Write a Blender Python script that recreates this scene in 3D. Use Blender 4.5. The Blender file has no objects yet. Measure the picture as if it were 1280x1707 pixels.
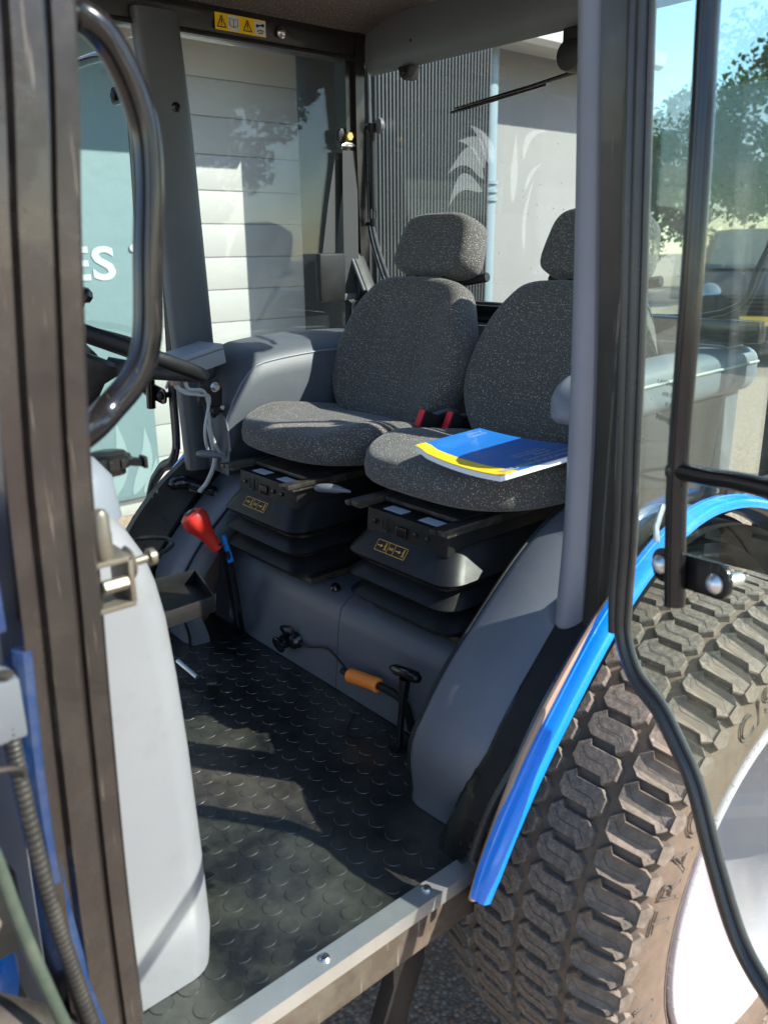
import bpy, bmesh, math, random
from mathutils import Vector, Matrix, Euler
R=math.radians; PI=math.pi
random.seed(7)
scene=bpy.context.scene
# ------------------------------------------------------------------ camera, light, exposure
cam_d=bpy.data.cameras.new('camera'); cam=bpy.data.objects.new('camera',cam_d); scene.collection.objects.link(cam)
cam.location=(0,0,1.6)
cam.matrix_world=Matrix.Translation((0,0,1.6))@Matrix.Rotation(R(-40.77),4,'Z')@Matrix.Rotation(R(72.2),4,'X')@Matrix.Rotation(R(-.59),4,'Z')
cam_d.sensor_fit='VERTICAL'; cam_d.sensor_height=36; cam_d.lens=1383/1707*36; cam_d.clip_start=.02; cam_d.clip_end=500
cam_d.dof.use_dof=True; cam_d.dof.focus_distance=2.0; cam_d.dof.aperture_fstop=5.0
scene.camera=cam
SUN=Vector((.45,-.63,.63)).normalized()
w=bpy.data.worlds.new('World'); scene.world=w; w.use_nodes=True
nt=w.node_tree; nt.nodes.clear()
sky=nt.nodes.new('ShaderNodeTexSky'); sky.sky_type='NISHITA'; sky.sun_disc=False
sky.sun_elevation=math.asin(SUN.z); sky.sun_rotation=math.atan2(SUN.x,SUN.y); sky.air_density=1.0; sky.dust_density=.25; sky.ozone_density=2.5
bg=nt.nodes.new('ShaderNodeBackground'); bg.inputs[1].default_value=.15
wo=nt.nodes.new('ShaderNodeOutputWorld'); nt.links.new(sky.outputs[0],bg.inputs[0]); nt.links.new(bg.outputs[0],wo.inputs[0])
sd=bpy.data.lights.new('sun','SUN'); sd.energy=5.0; sd.angle=R(.5); sd.color=(1,.94,.85)
so=bpy.data.objects.new('sun',sd); scene.collection.objects.link(so); so.location=(3,-4,8)
so.rotation_euler=(-SUN).to_track_quat('-Z','Y').to_euler()
scene.view_settings.view_transform='Standard'; scene.view_settings.look='None'; scene.view_settings.gamma=1; scene.view_settings.exposure=1.45
scene.render.engine='CYCLES'
scene.cycles.max_bounces=12; scene.cycles.transparent_max_bounces=24; scene.cycles.glossy_bounces=4; scene.cycles.diffuse_bounces=5

# ------------------------------------------------------------------ materials
def new_mat(n):
    m=bpy.data.materials.new(n); m.use_nodes=True; t=m.node_tree; t.nodes.clear()
    o=t.nodes.new('ShaderNodeOutputMaterial'); return m,t,o
def N(t,k,**kw):
    n=t.nodes.new(k)
    for a,b in kw.items():
        if a in('blend_type','data_type','operation','feature','noise_dimensions','voronoi_dimensions','wave_type','bands_direction','vector_type'): setattr(n,a,b)
    return n
def coord(t,scale=1,rot=None):
    c=t.nodes.new('ShaderNodeTexCoord'); m=t.nodes.new('ShaderNodeMapping')
    m.inputs['Scale'].default_value=(scale,)*3 if not isinstance(scale,tuple) else scale
    t.links.new(c.outputs['Object'],m.inputs['Vector']); return m.outputs[0]
def noise(t,v,s,d=4,r=.6):
    n=t.nodes.new('ShaderNodeTexNoise'); n.inputs['Scale'].default_value=s; n.inputs['Detail'].default_value=d; n.inputs['Roughness'].default_value=r
    t.links.new(v,n.inputs['Vector']); return n.outputs['Fac']
def ramp(t,f,pts):
    r=t.nodes.new('ShaderNodeValToRGB'); e=r.color_ramp.elements
    while len(e)<len(pts): e.new(.5)
    for i,(p,c) in enumerate(pts):
        e[i].position=p; e[i].color=(c if len(c)==4 else (*c,1)) if isinstance(c,tuple) else (c,c,c,1)
    t.links.new(f,r.inputs[0]); return r.outputs[0]
def mix(t,f,a,b):
    m=t.nodes.new('ShaderNodeMix'); m.data_type='RGBA'
    for s,v in ((0,f),(6,a),(7,b)):
        if hasattr(v,'links') or hasattr(v,'is_output'): t.links.new(v,m.inputs[s])
        else: m.inputs[s].default_value=(v if s==0 else (*v,1))
    return m.outputs[2]
def math_(t,op,a,b=None,c=None):
    m=t.nodes.new('ShaderNodeMath'); m.operation=op
    for i,v in enumerate((a,b,c)):
        if v is None: continue
        if isinstance(v,(int,float)): m.inputs[i].default_value=v
        else: t.links.new(v,m.inputs[i])
    return m.outputs[0]
def bump(t,h,s,d):
    b=t.nodes.new('ShaderNodeBump'); b.inputs['Strength'].default_value=s; b.inputs['Distance'].default_value=d
    t.links.new(h,b.inputs['Height']); return b.outputs[0]
def P(t,o,col,rough=.5,metal=0,nrm=None,spec=.5,coat=0):
    p=t.nodes.new('ShaderNodeBsdfPrincipled')
    for k,v in (('Base Color',col),('Roughness',rough),('Metallic',metal)):
        if isinstance(v,tuple): p.inputs[k].default_value=(*v,1)
        elif isinstance(v,(int,float)): p.inputs[k].default_value=v
        else: t.links.new(v,p.inputs[k])
    p.inputs['Specular IOR Level'].default_value=spec; p.inputs['Coat Weight'].default_value=coat
    if nrm is not None: t.links.new(nrm,p.inputs['Normal'])
    t.links.new(p.outputs[0],o.inputs[0]); return p
MAT={}
def simple(n,col,rough=.5,metal=0,var=.25,grain=0,gs=400,spec=.5,coat=0,dust=0,scratch=0):
    m,t,o=new_mat(n); v=coord(t)
    f=noise(t,v,9,5,.65)
    c=mix(t,f,tuple(x*(1-var) for x in col),tuple(min(1,x*(1+var)) for x in col))
    rr=math_(t,'MULTIPLY_ADD',noise(t,v,23,3),.22,rough-.11)
    if dust:
        d=ramp(t,noise(t,v,14,8,.75),[(.45,0),(.72,1)]); d=math_(t,'MULTIPLY',d,dust)
        c=mix(t,d,c,(.26,.22,.17)); rr=math_(t,'MULTIPLY_ADD',d,.4,rr)
    if scratch:
        s=N(t,'ShaderNodeTexNoise'); s.inputs['Scale'].default_value=1; s.inputs['Detail'].default_value=6
        t.links.new(coord(t,(240,240,9)),s.inputs['Vector'])
        k=ramp(t,s.outputs['Fac'],[(.66,0),(.72,1)]); c=mix(t,math_(t,'MULTIPLY',k,scratch),c,(.35,.3,.24))
    nr=None
    if grain: nr=bump(t,noise(t,v,gs,2),grain,.0006)
    P(t,o,c,rr,metal,nr,spec,coat); MAT[n]=m; return m
simple('black_metal',(.009,.0085,.0085),.34,0,.3,.08,300,.4,.15,.02,.12)
simple('black_gloss',(.008,.0075,.008),.17,0,.3,.1,160,.5,.0,.02,.12)
simple('black_plastic',(.009,.009,.0095),.5,0,.3,.3,700,.3,0,.03)
simple('rubber_black',(.022,.022,.022),.5,0,.3,.15,300,.35,0,.15)
simple('rubber_seal',(.035,.035,.033),.3,0,.25,.1,200,.5,0,.08)
simple('bellows_rubber',(.007,.0075,.0085),.42,0,.3,.3,500,.3,0,.04)
simple('dirty_metal',(.03,.027,.023),.42,.3,.4,.3,90,.5,0,.35,.5)
simple('pillar_paint',(.017,.013,.012),.24,0,.2,.1,500,.6,.25,.06,.2)
simple('blue_paint',(.004,.19,.72),.25,0,.06,0,0,.5,.5,.02)
simple('navy_paint',(.008,.03,.10),.3,0,.3,0,0,.5,.4,.15,.5)
simple('galvanised',(.62,.63,.62),.34,.85,.14,.2,60,.5,0,.12,.4)
simple('steel',(.55,.54,.52),.25,1,.15)
simple('bronze_bolt',(.55,.38,.13),.3,1,.15)
simple('red_plastic',(.62,.03,.018),.38,0,.08,.1,500)
simple('orange_foam',(.95,.24,.03),.6,0,.15,.5,120)
simple('blue_knob',(.01,.2,.6),.35,0,.05)
simple('buckle_red',(.7,.02,.03),.35,0,.05)
simple('grey_box',(.26,.275,.29),.45,0,.06,.1,500)
simple('cable_grey',(.42,.42,.40),.5,0,.1)
simple('knob_grey',(.11,.115,.13),.45,0,.1)
simple('rim_paint',(.37,.335,.35),.4,0,.05,0,0,.5,.2,.06)
simple('pipe_paint',(.16,.22,.25),.4,.1,.12,.1,30,.5,0,.15)
simple('paper_white',(.72,.72,.76),.7,0,.05)
simple('yellow_print',(.85,.55,.01),.4,0,.05,0,0,.5,.2)
simple('amber_print',(.72,.38,.05),.5,0,.05)
simple('white_print',(.6,.62,.62),.5,0,.03)
simple('black_print',(.01,.01,.01),.6,0,.03)
simple('sticker_white',(.55,.6,.68),.5,0,.08)
simple('hose_black',(.022,.018,.016),.5,0,.3,.1,300,.4,0,.12)
simple('hose_green',(.035,.052,.038),.55,0,.3,.3,300,.4,0,.2)
simple('tree_bark',(.07,.05,.035),.85,0,.4,.8,20)
simple('eave_metal',(.42,.43,.42),.5,.1,.1)
simple('car_paint',(.006,.006,.007),.45,0,.1,0,0,.12,.0,.0)
simple('plate_yellow',(.7,.42,.05),.5,0,.05)
simple('rust_edge',(.30,.20,.14),.7,0,.35,.4,60)
# vinyl with leather grain
def vinyl(n,col,rough=.42):
    m,t,o=new_mat(n); v=coord(t)
    vo=N(t,'ShaderNodeTexVoronoi'); vo.feature='SMOOTH_F1'; vo.inputs['Scale'].default_value=420; t.links.new(v,vo.inputs['Vector'])
    b=bump(t,vo.outputs['Distance'],.35,.0006)
    f=noise(t,v,5,5); c=mix(t,f,tuple(x*.85 for x in col),tuple(x*1.15 for x in col))
    d=math_(t,'MULTIPLY',ramp(t,noise(t,v,22,8,.8),[(.5,0),(.8,1)]),.16); c=mix(t,d,c,(.2,.18,.16))
    P(t,o,c,rough,0,b,.45); MAT[n]=m
vinyl('vinyl_slate',(.098,.106,.125)); vinyl('vinyl_grey',(.155,.165,.195),.45); vinyl('vinyl_console',(.062,.070,.082),.5)
vinyl('vinyl_greenish',(.075,.092,.098),.42); vinyl('header_grey',(.10,.112,.118),.5); vinyl('dark_pillar',(.062,.070,.078),.42)
# woven cloth with short pale dashes
def cloth(n,base,dash,cell=215,rad=.125,ln=.40):
    m,t,o=new_mat(n); v=coord(t,cell)
    vo=N(t,'ShaderNodeTexVoronoi'); vo.inputs['Scale'].default_value=1; t.links.new(v,vo.inputs['Vector'])
    sub=N(t,'ShaderNodeVectorMath'); sub.operation='SUBTRACT'; t.links.new(v,sub.inputs[0]); t.links.new(vo.outputs['Position'],sub.inputs[1])
    dr=N(t,'ShaderNodeVectorMath'); dr.operation='SUBTRACT'; t.links.new(vo.outputs['Color'],dr.inputs[0]); dr.inputs[1].default_value=(.5,.5,.5)
    nm=N(t,'ShaderNodeVectorMath'); nm.operation='NORMALIZE'; t.links.new(dr.outputs[0],nm.inputs[0])
    dt=N(t,'ShaderNodeVectorMath'); dt.operation='DOT_PRODUCT'; t.links.new(sub.outputs[0],dt.inputs[0]); t.links.new(nm.outputs[0],dt.inputs[1])
    cl=math_(t,'MINIMUM',math_(t,'MAXIMUM',dt.outputs['Value'],-ln),ln)
    sc=N(t,'ShaderNodeVectorMath'); sc.operation='SCALE'; t.links.new(nm.outputs[0],sc.inputs[0]); t.links.new(cl,sc.inputs['Scale'])
    ds=N(t,'ShaderNodeVectorMath'); ds.operation='DISTANCE'; t.links.new(sub.outputs[0],ds.inputs[0]); t.links.new(sc.outputs[0],ds.inputs[1])
    k=ramp(t,ds.outputs['Value'],[(rad*.8,1.0),(rad,0.0)])
    weave=noise(t,coord(t),1500,2)
    b0=mix(t,weave,tuple(x*.6 for x in base),tuple(x*1.5 for x in base))
    c=mix(t,math_(t,'MULTIPLY',k,.85),b0,dash)
    b=bump(t,weave,.4,.0008)
    p=P(t,o,c,.85,0,b,.2); p.inputs['Sheen Weight'].default_value=.15
    MAT[n]=m
cloth('seat_cloth',(.066,.061,.057),(.62,.57,.48))
cloth('headliner_cloth',(.06,.047,.040),(.36,.29,.22),cell=170,rad=.16,ln=.15)
# webbing
m,t,o=new_mat('webbing'); v=coord(t); wv=N(t,'ShaderNodeTexWave'); wv.bands_direction='X'; wv.inputs['Scale'].default_value=120; t.links.new(v,wv.inputs['Vector'])
P(t,o,mix(t,wv.outputs['Fac'],(.026,.027,.029),(.05,.052,.055)),.6,0,bump(t,wv.outputs['Fac'],.4,.0006)); MAT['webbing']=m
# glass
def glass(n,tint,F0=.045,dirt=.05,specks=.35):
    m,t,o=new_mat(n); v=coord(t)
    tr=N(t,'ShaderNodeBsdfTransparent'); tr.inputs[0].default_value=(*[x**.5 for x in tint],1)
    gl=N(t,'ShaderNodeBsdfGlossy'); gl.inputs['Roughness'].default_value=0; gl.inputs['Color'].default_value=(1,1,1,1)
    ge=t.nodes.new('ShaderNodeNewGeometry'); dt=N(t,'ShaderNodeVectorMath'); dt.operation='DOT_PRODUCT'
    t.links.new(ge.outputs['Normal'],dt.inputs[0]); t.links.new(ge.outputs['Incoming'],dt.inputs[1])
    c=math_(t,'ABSOLUTE',dt.outputs['Value']); fac=math_(t,'MULTIPLY_ADD',math_(t,'POWER',math_(t,'SUBTRACT',1.0,c),5.0),1-F0,F0)
    nb=bump(t,noise(t,v,2.2,2),.04,.01); t.links.new(nb,gl.inputs['Normal'])
    mx=N(t,'ShaderNodeMixShader'); t.links.new(fac,mx.inputs[0]); t.links.new(tr.outputs[0],mx.inputs[1]); t.links.new(gl.outputs[0],mx.inputs[2])
    df=N(t,'ShaderNodeBsdfDiffuse'); df.inputs[0].default_value=(.62,.68,.64,1)
    film=ramp(t,noise(t,v,5,7,.7),[(.35,.3),(.75,1)])
    vo=N(t,'ShaderNodeTexVoronoi'); vo.inputs['Scale'].default_value=38; t.links.new(v,vo.inputs['Vector'])
    vc=N(t,'ShaderNodeSeparateColor'); t.links.new(vo.outputs['Color'],vc.inputs[0])
    rad=math_(t,'MULTIPLY',ramp(t,vc.outputs[0],[(.62,0),(1,1)]),.10)
    sp=math_(t,'LESS_THAN',vo.outputs['Distance'],rad)
    f=math_(t,'ADD',math_(t,'MULTIPLY',film,dirt*.5),math_(t,'MULTIPLY',sp,specks)); f=math_(t,'MINIMUM',f,.9)
    m2=N(t,'ShaderNodeMixShader'); t.links.new(f,m2.inputs[0]); t.links.new(mx.outputs[0],m2.inputs[1]); t.links.new(df.outputs[0],m2.inputs[2])
    t.links.new(m2.outputs[0],o.inputs[0]); MAT[n]=m
glass('door_glass',(.84,.95,.90),.04,.035,.25)
glass('quarter_glass',(.84,.93,.90),.06,.02,.1)
glass('side_glass',(.84,.92,.90),.02,.03,.1)
glass('rear_glass',(.84,.92,.90),.035,.02,.5)
# tyre rubber, brown dusty
m,t,o=new_mat('tyre_rubber'); v=coord(t)
ln=N(t,'ShaderNodeVectorMath'); ln.operation='LENGTH'; mp_=t.nodes.new('ShaderNodeMapping'); mp_.inputs['Scale'].default_value=(1,0,1); t.links.new(v,mp_.inputs['Vector']); t.links.new(mp_.outputs[0],ln.inputs[0])
topk=ramp(t,math_(t,'SUBTRACT',ln.outputs['Value'],.5),[(.0035,0),(.0075,1)])
f=ramp(t,noise(t,v,42,8,.8),[(.32,(.075,.064,.054)),(.5,(.14,.115,.093)),(.72,(.25,.205,.165))])
f2=mix(t,ramp(t,noise(t,v,6,4),[(.4,0),(.65,.6)]),f,(.17,.125,.095))
wear=ramp(t,noise(t,coord(t,(1,1,1)),110,8,.85),[(.35,(.045,.038,.033)),(.5,(.11,.092,.076)),(.66,(.25,.205,.165))])
f2=mix(t,math_(t,'MULTIPLY',topk,.8),f2,wear)
P(t,o,f2,.8,0,bump(t,noise(t,v,260,5,.8),.7,.001),.3); MAT['tyre_rubber']=m
m,t,o=new_mat('tyre_side'); v=coord(t)
f=ramp(t,noise(t,v,25,8,.7),[(.3,(.10,.072,.052)),(.7,(.155,.115,.085))])
P(t,o,f,.75,0,bump(t,noise(t,v,300,4),.3,.0006),.3); MAT['tyre_side']=m
# floor mat rubber: glossy worn, muddy film
m,t,o=new_mat('mat_rubber'); v=coord(t)
d=ramp(t,noise(t,v,5,9,.72),[(.42,0),(.72,1)])
c=mix(t,d,(.0065,.007,.007),(.055,.055,.045))
sp=ramp(t,noise(t,v,160,3,.9),[(.72,0),(.78,1)]); c=mix(t,math_(t,'MULTIPLY',sp,.5),c,(.3,.27,.2))
rr=math_(t,'MULTIPLY_ADD',noise(t,v,18,6,.7),.25,.19)
P(t,o,c,rr,0,bump(t,noise(t,v,34,6,.6),.25,.002),.8); MAT['mat_rubber']=m
# tank: translucent-looking pale plastic
m,t,o=new_mat('tank_plastic'); v=coord(t)
c=mix(t,noise(t,v,4,6,.6),(.178,.172,.188),(.225,.218,.235)); sc=ramp(t,noise(t,coord(t,(60,60,8)),1,6,.7),[(.62,0),(.7,1)])
c=mix(t,math_(t,'MULTIPLY',sc,.2),c,(.30,.28,.26)); c=mix(t,math_(t,'MULTIPLY',ramp(t,noise(t,v,9,9,.8),[(.5,0),(.72,1)]),.35),c,(.13,.115,.10))
P(t,o,c,.4,0,bump(t,noise(t,v,60,3),.12,.001),.5); MAT['tank_plastic']=m
# sectional door panel: embossed
m,t,o=new_mat('door_panel_white'); v=coord(t,(1,1,1))
n1=noise(t,coord(t,(90,90,260)),1,3,.6)
c=mix(t,noise(t,v,2,5),(.26,.265,.255),(.30,.305,.285))
P(t,o,c,.5,0,bump(t,n1,.45,.003),.4); MAT['door_panel_white']=m
# rendered wall
m,t,o=new_mat('wall_render'); v=coord(t)
c=mix(t,noise(t,v,3,7,.7),(.18,.183,.18),(.225,.225,.218)); n1=noise(t,v,180,3)
P(t,o,c,.85,0,bump(t,n1,.6,.004),.2); MAT['wall_render']=m
m,t,o=new_mat('cladding_dark'); v=coord(t)
c=mix(t,noise(t,v,5,6,.7),(.035,.037,.037),(.075,.078,.076)); P(t,o,c,.42,.2,bump(t,noise(t,v,60,3),.2,.001),.5); MAT['cladding_dark']=m
simple('dark_recess',(.02,.022,.022),.6)
m,t,o=new_mat('banner_mesh'); v=coord(t)
n1=noise(t,coord(t,(500,500,500)),1,1); c=mix(t,noise(t,v,3,4),(.095,.15,.16),(.12,.18,.19)); P(t,o,c,.6,0,bump(t,noise(t,v,7,3),.3,.02),.3); MAT['banner_mesh']=m  # teal tint of the door glass put into the banner colour
simple('beam_brown',(.075,.055,.042),.4,.1,.45,.2,60,.5,0,.35,.5)  # brown of the reflected sunlit ground put into the beam colour, plus dirt
simple('zinc_dull',(.17,.145,.115),.4,.6,.3,.2,80,.5,0,.3)
simple('letter_shadow',(.06,.045,.034),.7,0,.2)  # letter outlines darkened: shadow of the raised edges put into the colour
simple('banner_leaf',(.17,.235,.24),.6,0,.05); simple('decal_white',(.36,.42,.42),.7,0,.1)
m,t,o=new_mat('leaf_reflection');  # pale see-through overlay for the painted banner reflection
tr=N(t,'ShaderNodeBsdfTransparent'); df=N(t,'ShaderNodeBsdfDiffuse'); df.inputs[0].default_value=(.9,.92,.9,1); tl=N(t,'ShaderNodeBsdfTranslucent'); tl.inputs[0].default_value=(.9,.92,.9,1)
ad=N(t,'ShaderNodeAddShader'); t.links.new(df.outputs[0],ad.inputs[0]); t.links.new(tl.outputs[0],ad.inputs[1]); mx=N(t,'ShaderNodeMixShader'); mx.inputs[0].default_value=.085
t.links.new(tr.outputs[0],mx.inputs[1]); t.links.new(ad.outputs[0],mx.inputs[2]); t.links.new(mx.outputs[0],o.inputs[0]); MAT['leaf_reflection']=m
# ground: exposed aggregate asphalt
m,t,o=new_mat('asphalt'); v=coord(t)
vo=N(t,'ShaderNodeTexVoronoi'); vo.inputs['Scale'].default_value=95; t.links.new(v,vo.inputs['Vector'])
vc=N(t,'ShaderNodeSeparateColor'); t.links.new(vo.outputs['Color'],vc.inputs[0])
st=ramp(t,vc.outputs[0],[(0,(.20,.15,.115)),(.35,(.31,.24,.185)),(.6,(.40,.31,.235)),(.85,(.50,.43,.37)),(.97,(.45,.22,.10))])
gap=ramp(t,vo.outputs['Distance'],[(.35,0),(.75,1)]); c=mix(t,gap,st,(.17,.13,.10))
c=mix(t,math_(t,'MULTIPLY',noise(t,v,1.5,6,.7),.5),c,(.30,.235,.18))
P(t,o,c,.88,0,bump(t,math_(t,'SUBTRACT',1.0,vo.outputs['Distance']),.8,.006),.2); MAT['asphalt']=m
# leaves
m,t,o=new_mat('leaf_green'); v=coord(t)
inf=t.nodes.new('ShaderNodeObjectInfo')
c=mix(t,noise(t,v,1.6,3),(.022,.048,.010),(.065,.105,.026))
df=N(t,'ShaderNodeBsdfDiffuse'); t.links.new(c,df.inputs[0]); tl=N(t,'ShaderNodeBsdfTranslucent'); t.links.new(c,tl.inputs[0]); mx=N(t,'ShaderNodeMixShader'); mx.inputs[0].default_value=.35
t.links.new(df.outputs[0],mx.inputs[1]); t.links.new(tl.outputs[0],mx.inputs[2]); t.links.new(mx.outputs[0],o.inputs[0]); MAT['leaf_green']=m
# manual cover
m,t,o=new_mat('cover_blue'); v=coord(t)
c=mix(t,noise(t,v,12,3),(.008,.11,.42),(.012,.17,.55)); P(t,o,c,.28,0,bump(t,noise(t,v,18,2),.15,.01),.5,.4); MAT['cover_blue']=m
m,t,o=new_mat('headlamp_glass'); P(t,o,(.25,.27,.3),.1,.3); MAT['headlamp_glass']=m
m,t,o=new_mat('car_glass'); P(t,o,(.03,.035,.04),.2,0,None,.3); MAT['car_glass']=m

# ------------------------------------------------------------------ builders
CY=1.41                                    # lengthwise centre plane of the cab
WORLD={}                                   # world origin of each linked object
class MB:
    def __init__(s): s.v=[]; s.f=[]; s.sm=[]
    def add(s,vs,fs,smooth=True):
        b=len(s.v); s.v+= [tuple(x) for x in vs]; s.f+=[tuple(i+b for i in f) for f in fs]; s.sm+=[smooth]*len(fs); return s
    def box(s,x0,x1,y0,y1,z0,z1,bev=.003,M=None,seg=2):
        bm=bmesh.new(); bmesh.ops.create_cube(bm,size=1)
        bmesh.ops.scale(bm,vec=(x1-x0,y1-y0,z1-z0),verts=bm.verts); 
        if bev: bmesh.ops.bevel(bm,geom=bm.edges[:],offset=min(bev,.45*min(abs(x1-x0),abs(y1-y0),abs(z1-z0))),segments=seg,affect='EDGES',profile=.6)
        bmesh.ops.translate(bm,vec=((x0+x1)/2,(y0+y1)/2,(z0+z1)/2),verts=bm.verts)
        if M is not None: bmesh.ops.transform(bm,matrix=M,verts=bm.verts)
        bm.verts.index_update(); s.add([v.co for v in bm.verts],[[v.index for v in f.verts] for f in bm.faces]); bm.free(); return s
    def loft(s,rings,closed=True,caps=True,smooth=True):
        n=len(rings[0]); vs=[p for r in rings for p in r]; fs=[]
        for i in range(len(rings)-1):
            for j in range(n if closed else n-1):
                k=(j+1)%n; fs.append((i*n+j,i*n+k,(i+1)*n+k,(i+1)*n+j))
        if caps and closed: fs.append(tuple(range(n))[::-1]); fs.append(tuple((len(rings)-1)*n+j for j in range(n)))
        return s.add(vs,fs,smooth)
    def tube(s,path,r,n=14,caps=True,flat=None):
        path=[Vector(p) for p in path]; rings=[]; prev=None
        for i,p in enumerate(path):
            d=(path[min(i+1,len(path)-1)]-path[max(i-1,0)]).normalized()
            if prev is None: a=d.cross(Vector((0,0,1))); a=a if a.length>.05 else d.cross(Vector((0,1,0))); a.normalize()
            else: a=(prev-d*prev.dot(d)); a.normalize()
            prev=a; b=d.cross(a); rr=r[i] if isinstance(r,(list,tuple)) else r
            rings.append([p+(a*math.cos(q)*(flat or 1)+b*math.sin(q))*rr for q in (2*PI*k/n for k in range(n))])
        return s.loft(rings,True,caps)
    def cyl(s,p0,p1,r0,r1=None,n=20,bev=None):
        p0,p1=Vector(p0),Vector(p1); r1=r0 if r1 is None else r1; d=(p1-p0); L=d.length; d.normalize(); b=bev if bev is not None else min(.15*min(r0,r1),.2*L)
        pts=[(0,r0-b),(b,r0),(L-b,r1),(L,r1-b)]
        a=d.cross(Vector((0,0,1))); a=a if a.length>.05 else d.cross(Vector((0,1,0))); a.normalize(); c=d.cross(a)
        return s.loft([[p0+d*t+(a*math.cos(q)+c*math.sin(q))*rr for q in (2*PI*k/n for k in range(n))] for t,rr in pts])
    def lathe(s,prof,c,ax,n=48,ring=False):
        # prof: (offset along axis, radius)
        c=Vector(c); ax=Vector(ax).normalized(); a=ax.cross(Vector((0,0,1))); a=a if a.length>.05 else ax.cross(Vector((0,1,0))); a.normalize(); b=ax.cross(a)
        rings=[[c+ax*t+(a*math.cos(q)+b*math.sin(q))*rr for q in (2*PI*k/n for k in range(n))] for t,rr in prof]
        return s.loft(rings,True,not ring)
    def prism(s,poly,axis,t0,t1,bev=0,M=None):
        # poly in the two other coordinates (order x,y,z without axis)
        def p3(a,b,t): return {'x':(t,a,b),'y':(a,t,b),'z':(a,b,t)}[axis]
        bm=bmesh.new(); v0=[bm.verts.new(p3(a,b,t0)) for a,b in poly]; f=bm.faces.new(v0)
        r=bmesh.ops.extrude_face_region(bm,geom=[f]); vs=[g for g in r['geom'] if isinstance(g,bmesh.types.BMVert)]
        d={'x':(t1-t0,0,0),'y':(0,t1-t0,0),'z':(0,0,t1-t0)}[axis]; bmesh.ops.translate(bm,vec=d,verts=vs)
        if bev: bmesh.ops.bevel(bm,geom=bm.edges[:],offset=bev,segments=2,affect='EDGES',profile=.6,clamp_overlap=True)
        if M is not None: bmesh.ops.transform(bm,matrix=M,verts=bm.verts)
        bm.verts.index_update(); s.add([v.co for v in bm.verts],[[v.index for v in f.verts] for f in bm.faces]); bm.free(); return s
    def mirror(s):
        s.v=[(x,2*CY-y,z) for x,y,z in s.v]; return s
    def xf(s,M): s.v=[tuple(M@Vector(p)) for p in s.v]; return s
    def build(s,name,mat,parent=None,label=None,sub=0,angle=35,kind=None,**tags):
        xs=list(zip(*s.v)); c=Vector([(min(a)+max(a))/2 for a in xs]) 
        if tags.get('base'): c.z=min(xs[2])
        me=bpy.data.meshes.new(name); me.from_pydata([tuple(Vector(p)-c) for p in s.v],[],s.f)
        me.polygons.foreach_set('use_smooth',[True]*len(me.polygons)); me.update()
        bm=bmesh.new(); bm.from_mesh(me); bmesh.ops.recalc_face_normals(bm,faces=bm.faces); bm.to_mesh(me); bm.free()
        me.set_sharp_from_angle(angle=R(angle))
        me.materials.append(MAT[mat]); ob=bpy.data.objects.new(name,me); scene.collection.objects.link(ob)
        if parent is not None: ob.parent=parent; ob.location=c-WORLD[parent.name]
        else: ob.location=c
        WORLD[ob.name]=c
        if sub: md=ob.modifiers.new('subdivision','SUBSURF'); md.levels=sub; md.render_levels=sub
        if label: ob['label']=label
        if kind: ob['kind']=kind
        for k in('category','group'):
            if tags.get(k): ob[k]=tags[k]
        return ob
def _split(s,name,mat,parent=None,**kw):
    par=list(range(len(s.v)))
    def fd(a):
        while par[a]!=a: par[a]=par[par[a]]; a=par[a]
        return a
    for f in s.f:
        for i in f[1:]: par[fd(i)]=fd(f[0])
    comp={}
    for i in range(len(s.v)): comp.setdefault(fd(i),[]).append(i)
    gs=[]
    for c in comp.values():
        P_=[s.v[i] for i in c]; lo=[min(p[k] for p in P_)-.001 for k in range(3)]; hi=[max(p[k] for p in P_)+.001 for k in range(3)]
        gs.append([set(c),lo,hi])
    ch=True
    while ch:
        ch=False
        for i in range(len(gs)):
            for j in range(len(gs)-1,i,-1):
                if all(gs[i][1][k]<=gs[j][2][k] and gs[j][1][k]<=gs[i][2][k] for k in range(3)):
                    gs[i][0]|=gs[j][0]; gs[i][1]=[min(a,b) for a,b in zip(gs[i][1],gs[j][1])]; gs[i][2]=[max(a,b) for a,b in zip(gs[i][2],gs[j][2])]; del gs[j]; ch=True
    out=[]
    for g in gs:
        ids=sorted(g[0]); mp={a:b for b,a in enumerate(ids)}; m=MB(); m.v=[s.v[i] for i in ids]; m.f=[tuple(mp[i] for i in f) for f in s.f if f[0] in g[0]]; out.append(m.build(name,mat,parent,**kw))
    return out
MB.split=_split
def empty(name,loc,label,cat,group=None):
    o=bpy.data.objects.new(name,None); scene.collection.objects.link(o); o.location=loc; o['label']=label; o['category']=cat
    if group: o['group']=group
    o.empty_display_size=.2; WORLD[o.name]=Vector(loc); return o
def smooth(path,n=8,closed=False):
    P_=[Vector(p) for p in path]; out=[]; L=len(P_)
    rng=range(L) if closed else range(L-1)
    for i in rng:
        a,b,c,d=(P_[(i-1)%L],P_[i],P_[(i+1)%L],P_[(i+2)%L]) if closed else (P_[max(i-1,0)],P_[i],P_[i+1],P_[min(i+2,L-1)])
        for k in range(n):
            t=k/n; out.append(.5*((2*b)+(c-a)*t+(2*a-5*b+4*c-d)*t*t+(3*b-a-3*c+d)*t**3))
    if not closed: out.append(P_[-1])
    return out
def rrect(hx,hy,r,n=5):
    out=[]
    for cx,cy,a0 in ((hx-r,hy-r,0),(-hx+r,hy-r,90),(-hx+r,-hy+r,180),(hx-r,-hy+r,270)):
        for k in range(n+1): a=R(a0+90*k/n); out.append((cx+r*math.cos(a),cy+r*math.sin(a)))
    return out
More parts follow.
